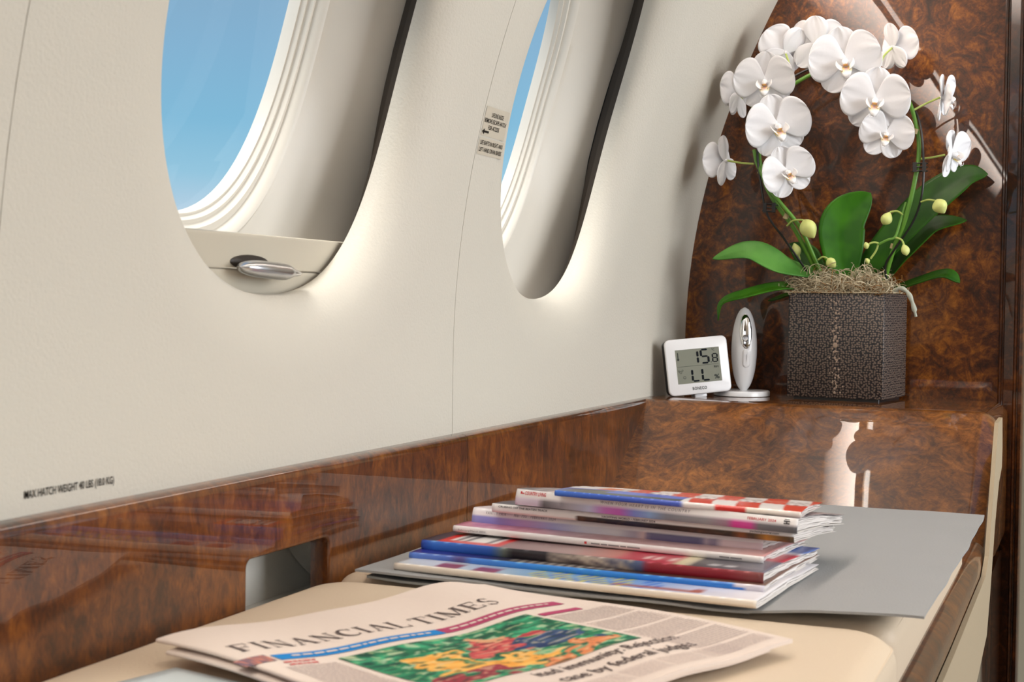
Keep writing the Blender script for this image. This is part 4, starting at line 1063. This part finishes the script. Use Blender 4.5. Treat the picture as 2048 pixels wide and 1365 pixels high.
def clip(px, py, X, ang):
    c_ = at(px, py, X); bm = bmesh.new()
    for k in (-1, 0, 1):
        d = Vector((0, -math.sin(ang), math.cos(ang)))*(.0045*k)
        rr = [(c_+d+Vector((-.0055*math.sin(a), .0085*math.cos(a)*math.cos(ang), .0085*math.cos(a)*math.sin(ang)*.4))) for a in [2*PI*i/14 for i in range(15)]]
        tube(bm, rr, .0008, 6)
    for s in (-1, 1):
        e = c_+Vector((-.0045, s*.0055, 0)); q = box(bm, -.0012, .0012, -.0022, .0022, -.0058, .0058)
        for v_ in q: v_.co += e
    bmesh.ops.recalc_face_normals(bm, faces=bm.faces); okid('stem_clip', bm, M['black'])
clip(1540, 416, 1.786, .35); clip(1840, 335, 1.795, 0)

# petals
M['petal'] = m = mat('orchid_petal', rgb(232, 232, 235), .55, sss=.12, spec=.25)
nt = m.node_tree; b = nt.nodes['Principled BSDF']; t = nt.nodes.new('ShaderNodeTexCoord'); n = nt.nodes.new('ShaderNodeTexNoise'); n.inputs['Scale'].default_value = 160; n.inputs['Detail'].default_value = 3
bu = nt.nodes.new('ShaderNodeBump'); bu.inputs['Strength'].default_value = .22; bu.inputs['Distance'].default_value = .0006; nt.links.new(t.outputs['Object'], n.inputs[0]); nt.links.new(n.outputs[0], bu.inputs['Height']); nt.links.new(bu.outputs[0], b.inputs['Normal'])
M['sepal_back'] = mat('sepal_back', rgb(238, 240, 222), .55, sss=.3, spec=.25)
M['lip'] = attr_mat('orchid_lip', .45); M['column'] = mat('orchid_column', rgb(242, 240, 240), .4, sss=.3)
WT = {'petal': [(0, .16), (.1, .34), (.25, .70), (.42, .94), (.58, 1.0), (.74, .94), (.87, .74), (.96, .40), (1, .04)],
      'sepal': [(0, .22), (.15, .48), (.35, .82), (.55, 1.0), (.72, .92), (.87, .66), (.96, .34), (1, .04)]}
def tabv(tab, x):
    for (a, ya), (b, yb) in zip(tab, tab[1:]):
        if x <= b: t = (x-a)/(b-a); t = t*t*(3-2*t)*.4+t*.6; return ya+(yb-ya)*t
    return tab[-1][1]
def petal_mesh(kind, L_, Wd, cup, curl, asym, seed):
    V = []; Fc = []; n, m_ = 22, 16; tab = WT[kind]; rg = random.Random(seed)
    for i in range(n+1):
        r = i/n; r = .5-.5*math.cos(PI*i/n) if i else 0; r = i/n*.35+.65*(1-(1-i/n)**2) if True else r; pk = .56; b0 = .18 if kind == 'petal' else .24
        h = Wd*(math.sqrt(max(0, 1-((r-pk)/(1-pk))**2)) if r > pk else b0+(1-b0)*math.sin(r/pk*PI/2)**(1.25 if kind == 'petal' else 1.0))
        for j in range(m_+1):
            s = -1+2*j/m_
            k_ = min(1, h/Wd*1.3); x = L_*r; y = h*s+asym*L_*r*(1-r)
            z = cup*(s*s)*h*.35+curl*L_*(r*r)+(.0011*math.sin(s*5+seed)*r+.0007*math.sin(s*13+r*5+seed*2)*r*r)*k_
            z -= .0006*math.exp(-(s/.10)**2)*(1-r)
            V.append((x, y, z))
    for i in range(n):
        for j in range(m_): a = i*(m_+1)+j; Fc.append((a, a+1, a+m_+2, a+m_+1))
    return V, Fc
def flower(px, py, X, size, n_, roll, seed, close=0, bend=(0, 0)):
    """n_ = facing in view terms (right, up, towards camera); roll in degrees, anticlockwise from upright"""
    c_ = at(px, py, X); T = -c_.normalized(); Rr = T.cross(Vector((0, 0, 1))).normalized()*-1
    Rr = Vector((0, 0, 1)).cross(T).normalized(); U = T.cross(Rr).normalized()
    nn = (Rr*n_[0]+U*n_[1]+T*n_[2]).normalized()
    upv = U-nn*U.dot(nn)
    if upv.length < .2: upv = Rr
    upv.normalize(); rg_ = upv.cross(nn).normalized()
    a = math.radians(roll); u2 = upv*math.cos(a)-rg_*math.sin(a); r2 = rg_*math.cos(a)+upv*math.sin(a)
    S = size/2903*c_.dot(Vector(fw))*.482       # half span in metres
    def fr(dirv, back_=.0):                      # frame for a petal leaving the centre along dirv (x=right,y=up)
        d = (r2*dirv[0]+u2*dirv[1]).normalized(); d = (d*math.cos(back_)+nn*math.sin(back_)).normalized()
        z = (nn-d*nn.dot(d)).normalized(); y = z.cross(d); return d, y, z
    rg = random.Random(seed)
    bm = bmesh.new()
    tube(bm, [c_-nn*.004*1, c_+nn*S*.06, c_+nn*S*.20-u2*S*.01, c_+nn*S*.26-u2*S*.06], [.0022*S/.04, .0034*S/.04, .0036*S/.04, .0016*S/.04], 10)
    root = okid('flower', bm, M['column'])
    def add(kind, deg, L_, Wd, cup, curl, asym, back_, off_, nm):
        a = math.radians(deg); d, y, z = fr((math.sin(a), math.cos(a)), back_)
        V, Fc = petal_mesh(kind, L_, Wd, cup, curl, asym, seed*7+deg)
        o = obj(nm, ([c_+nn*off_+d*v[0]+y*v[1]+z*v[2] for v in V], Fc), M['petal'], root)
        so = o.modifiers.new('thickness', 'SOLIDIFY'); so.thickness = .0005; so.offset = 0
        o.matrix_parent_inverse = Matrix.Identity(4)
    j = lambda k: rg.uniform(-k, k)
    add('sepal', 0+j(5), S*.95, S*.42, .25, .06+j(.05), 0, -.06-close*.3+j(.05), -.0016, 'sepal')
    add('sepal', 142+j(5), S*.95, S*.40, .25, .04+j(.05), 0, -.05+close*.2, -.0018, 'sepal')
    add('sepal', -142+j(5), S*.95, S*.40, .25, .04+j(.05), 0, -.05+close*.2, -.0022, 'sepal')
    add('petal', 74+j(3), S*1.02, S*.66, -.12, .08+j(.05), .0, .14+close+j(.05), .0008, 'petal')
    add('petal', -74+j(3), S*1.02, S*.66, -.12, .08+j(.05), .0, .14+close+j(.05), .0012, 'petal')
    # lip: two upright side lobes and a tongue
    V = []; Fc = []; col = []
    def addl(fn, n=8, m_=6, cf=None):
        b = len(V)
        for i in range(n+1):
            for j_ in range(m_+1): V.append(fn(i/n, -1+2*j_/m_)); col.append(cf(i/n, -1+2*j_/m_))
        for i in range(n):
            for j_ in range(m_): a = b+i*(m_+1)+j_; Fc.append((a, a+1, a+m_+2, a+m_+1))
    q = S*.27
    wh, ye, rd = (246, 244, 243), (242, 212, 84), (196, 140, 146)
    for sd in (-1, 1):
        addl(lambda t, s, sd=sd: c_+r2*(sd*q*(.15+.75*math.sin(t*1.5)+.05*s))+u2*(-q*.80+q*.90*t*(1)-q*.14*s)+nn*(q*(.55+.55*math.sin(t*2.4))+q*.62*s*(.45+.6*math.sin(t*2.9))), cf=lambda t, s: mixc(ye, wh, min(1, t*4)) if s < .2 else mixc(rd, wh, min(1, t*3.5)))
    addl(lambda t, s: c_-u2*(q*(.55+1.05*t))+nn*q*(.75+.75*math.sin(t*2.0))+r2*(q*.55*s*(1.05-.75*t+.25*math.sin(t*PI)))-nn*(q*.25*s*s), cf=lambda t, s: mixc(mixc(rd, ye, abs(s)*1.4), wh, t*2.2-.1))
    addl(lambda t, s: c_+nn*q*(.70+.35*t)-u2*q*(.45-.25*t)+r2*q*.28*s, 4, 4, cf=lambda t, s: mixc((238, 196, 110), rd, abs(s)*.7))
    o = obj('lip', (V, Fc), M['lip'], root, label='white lip with yellow and wine red throat'); paint(o, lambda i: rgb(*col[i])); so = o.modifiers.new('thickness', 'SOLIDIFY'); so.thickness = .0006; so.offset = 0
    # tendrils of the tongue
    bm = bmesh.new(); tipp = c_-u2*q*1.6+nn*q*1.35
    for sd in (-1, 1): tube(bm, crv([tipp, tipp+r2*sd*q*.35-u2*q*.1+nn*q*.2, tipp+r2*sd*q*.5+u2*q*.25+nn*q*.25], 8), .0003, 5)
    obj('tendril', bm, M['column'], root)
    return c_
FL = [
 (1570, 104, 1.835, 118, (-.35, .25, -.75), 28, 13, .1),
 (1632, 88, 1.840, 122, (.15, .15, -.9), 0, 12, .1),
 (1476, 188, 1.815, 110, (-.85, .0, -.42), 10, 3, .1),
 (1530, 163, 1.780, 128, (-.12, -.10, 1), 3, 2, 0),
 (1690, 122, 1.775, 150, (.0, -.12, 1), 9, 1, 0),
 (1787, 94, 1.830, 106, (.62, .10, -.60), 0, 9, .15),
 (1750, 200, 1.770, 142, (.0, -.10, 1), -6, 7, 0),
 (1772, 268, 1.782, 112, (.10, -.05, 1), -12, 8, 0),
 (1554, 252, 1.772, 140, (.28, -.08, 1), 14, 4, 0),
 (1448, 322, 1.800, 112, (-.85, .0, -.42), -12, 5, .1),
 (1574, 344, 1.770, 116, (.28, -.05, 1), 24, 6, 0),
 (1886, 196, 1.815, 104, (.85, -.05, .12), 18, 10, .1),
 (1903, 308, 1.812, 106, (.82, -.08, .35), 16, 11, .1)]
for f_ in FL: flower(*f_)
for p in ([(1504, 214, 1.80), (1490, 200, 1.806), (1479, 190, 1.81)], [(1508, 328, 1.795), (1482, 326, 1.80), (1452, 321, 1.803)], [(1760, 132, 1.81), (1768, 112, 1.82), (1784, 96, 1.825)], [(1828, 220, 1.80), (1855, 206, 1.808), (1880, 195, 1.812)], [(1842, 318, 1.80), (1865, 315, 1.806), (1890, 310, 1.81)],
          [(1536, 228, 1.80), (1545, 240, 1.785), (1552, 250, 1.778)], [(1545, 205, 1.805), (1538, 185, 1.795), (1531, 165, 1.785)], [(1516, 345, 1.79), (1540, 350, 1.785), (1570, 345, 1.777)], [(1800, 175, 1.805), (1775, 190, 1.79), (1752, 200, 1.776)], [(1835, 262, 1.80), (1805, 262, 1.795), (1775, 266, 1.788)], [(1585, 172, 1.81), (1580, 135, 1.82), (1572, 108, 1.83)], [(1650, 140, 1.815), (1640, 110, 1.825), (1633, 92, 1.835)]):
    ptube('flower_stalk', p, .0013, M['stem_pale'], 12, seg=8)
# buds
def bud(px, py, X, w_, h_, ang, stalk):
    c_ = at(px, py, X); k = c_.dot(Vector(fw))/2903; T = -c_.normalized(); Rr = Vector((0, 0, 1)).cross(T).normalized(); U = T.cross(Rr)
    ax = U*math.cos(ang)-Rr*math.sin(ang); sd = Rr*math.cos(ang)+U*math.sin(ang); bm = bmesh.new(); lp = []
    for i in range(13):
        t = i/12; y = (-1+2*t)*h_*k/2; r = w_*k/2*max(.03, math.sin(PI*(t**.85)))**.75
        lp.append([c_+ax*y+sd*(r*(1+.07*math.cos(3*a))*math.cos(a))+T*(r*(1+.07*math.cos(3*a))*math.sin(a)) for a in [2*PI*j/18 for j in range(18)]])
    vs = loft(bm, lp); bm.faces.new(vs[0][::-1]); bm.faces.new(vs[-1]); bmesh.ops.recalc_face_normals(bm, faces=bm.faces)
    b_ = okid('bud', bm, M['bud']); cc = crv([at(*p) for p in stalk], 12); bm = bmesh.new(); tube(bm, cc, .0012, 8); obj('bud_stalk', bm, M['stem_pale'], b_)
bud(1618, 458, 1.785, 34, 42, .5+PI, [(1574, 452, 1.795), (1585, 442, 1.79), (1602, 440, 1.787), (1611, 443, 1.786)])
bud(1663, 526, 1.805, 20, 24, .7+PI, [(1636, 520, 1.81), (1646, 514, 1.808), (1656, 518, 1.806)])
bud(1592, 500, 1.84, 18, 28, .3, [(1600, 520, 1.84), (1598, 512, 1.84), (1595, 508, 1.84)])
bud(1881, 413, 1.785, 30, 32, .5+PI, [(1842, 404, 1.795), (1856, 400, 1.79), (1872, 402, 1.786)])
bud(1773, 437, 1.80, 23, 28, -.5, [(1806, 430, 1.803), (1795, 423, 1.801), (1780, 424, 1.80)])
bud(1810, 500, 1.80, 17, 24, .3, [(1791, 475, 1.803), (1803, 480, 1.801), (1808, 490, 1.80)])
bud(1733, 491, 1.80, 14, 12, -1.4, [(1757, 487, 1.803), (1748, 485, 1.801), (1738, 488, 1.80)])
bud(1735, 522, 1.805, 12, 10, -1.2, [(1757, 487, 1.805), (1752, 502, 1.805), (1741, 518, 1.805)])
ptube('side_stem', [(1757, 489, 1.803), (1775, 480, 1.802), (1790, 474, 1.803), (1800, 445, 1.803), (1812, 405, 1.804)], .0016, M['stem'], 30, seg=8)
# aerial root and moss
M['root'] = mat('aerial_root', rgb(168, 172, 158), .8, bump=(150, .4, 3))
bm = bmesh.new(); tube(bm, crv([at(1786, 585, 1.79), at(1800, 577, 1.785), at(1815, 585, 1.782), at(1825, 606, 1.782), at(1832, 634, 1.782)], 26), [.0026+.0005*math.sin(i*.9) if i < 24 else .0016 for i in range(27)], 10); okid('aerial_root', bm, M['root'])
M['moss'] = attr_mat('spanish_moss', .8, spec=.2)
rg = random.Random(21); bm = bmesh.new(); V = []; Fc = []; col = []
def moss_h(x): return .012+.020*math.exp(-((x-.034)/.026)**2)+.020*math.exp(-((x-.088)/.022)**2)
bmm = bmesh.new()
lp_ = []
for i in range(13):
    x = .004+(PWD-.008)*i/12; lp_.append([PP(x, .004+(PD-.008)*j/8, PH-.004+(moss_h(x)*.72)*math.sin(PI*min(1, .12+j/8*.88))**.6) for j in range(9)])
loft(bmm, lp_, closed=False); okid('moss_core', bmm, M['bark'])
for k in range(1500):
    x = rg.uniform(.001, PWD-.001); y = rg.uniform(.0, .07)
    if rg.random() < .5: y = rg.uniform(-.001, .014)
    hump = moss_h(x)
    z = PH-.004+rg.random()**.8*hump*min(1, .25+y/.022)
    a = rg.uniform(0, 2*PI); st = rg.uniform(.0017, .0030); p = [x, y, z]; pts = []
    cu = rg.choice((-1, 1))*rg.uniform(.12, .75); pl = rg.uniform(-.9, .9)
    N_ = rg.randint(8, 18)
    # each strand curls in a tilted plane of its own
    e1 = Vector((1, 0, 0)); e2 = Vector((0, math.sin(pl)*.8, math.cos(pl)))
    for i in range(N_):
        pts.append(PP(*p)); a += cu*(1-.5*i/N_)+rg.uniform(-.15, .15)
        d = e1*math.cos(a)+e2*math.sin(a)
        p = [p[0]+st*d.x, p[1]+st*d.y, p[2]+st*d.z]
        inside = -.0005 < p[0] < PWD+.0005 and -.0005 < p[1] < PD
        if p[2] < PH+.0006 and (k % 30 or inside): p[2] = PH+.0006+rg.random()*.001
        top_ = PH+hump*1.15+(.010 if k % 9 == 0 else .002)
        if p[2] > top_: a += .8; p[2] = top_
        p[0] = max(-.012, min(PWD+.016, p[0])); p[1] = max(-.003, min(PD, p[1]))
    c_ = mixc((146, 130, 102), (222, 212, 184), rg.random()); r = rg.uniform(.00032, .00058)
    if rg.random() < .06: c_ = (150, 108, 62)
    b0_ = len(V)
    for i, q in enumerate(pts):
        T = (pts[min(i+1, N_-1)]-pts[max(i-1, 0)]).normalized(); a1 = T.cross(Vector((.2, .5, 1))).normalized(); a2 = T.cross(a1)
        for j in range(3): V.append(q+a1*r*math.cos(j*2.094)+a2*r*math.sin(j*2.094)); col.append(c_)
    for i in range(N_-1):
        for j in range(3): a_ = b0_+i*3+j; b_ = b0_+i*3+(j+1) % 3; Fc.append((a_, b_, b_+3, a_+3))
o = okid('moss', (V, Fc), M['moss'], kind='stuff', label='dry beige moss strands'); paint(o, lambda i: rgb(*col[i]))
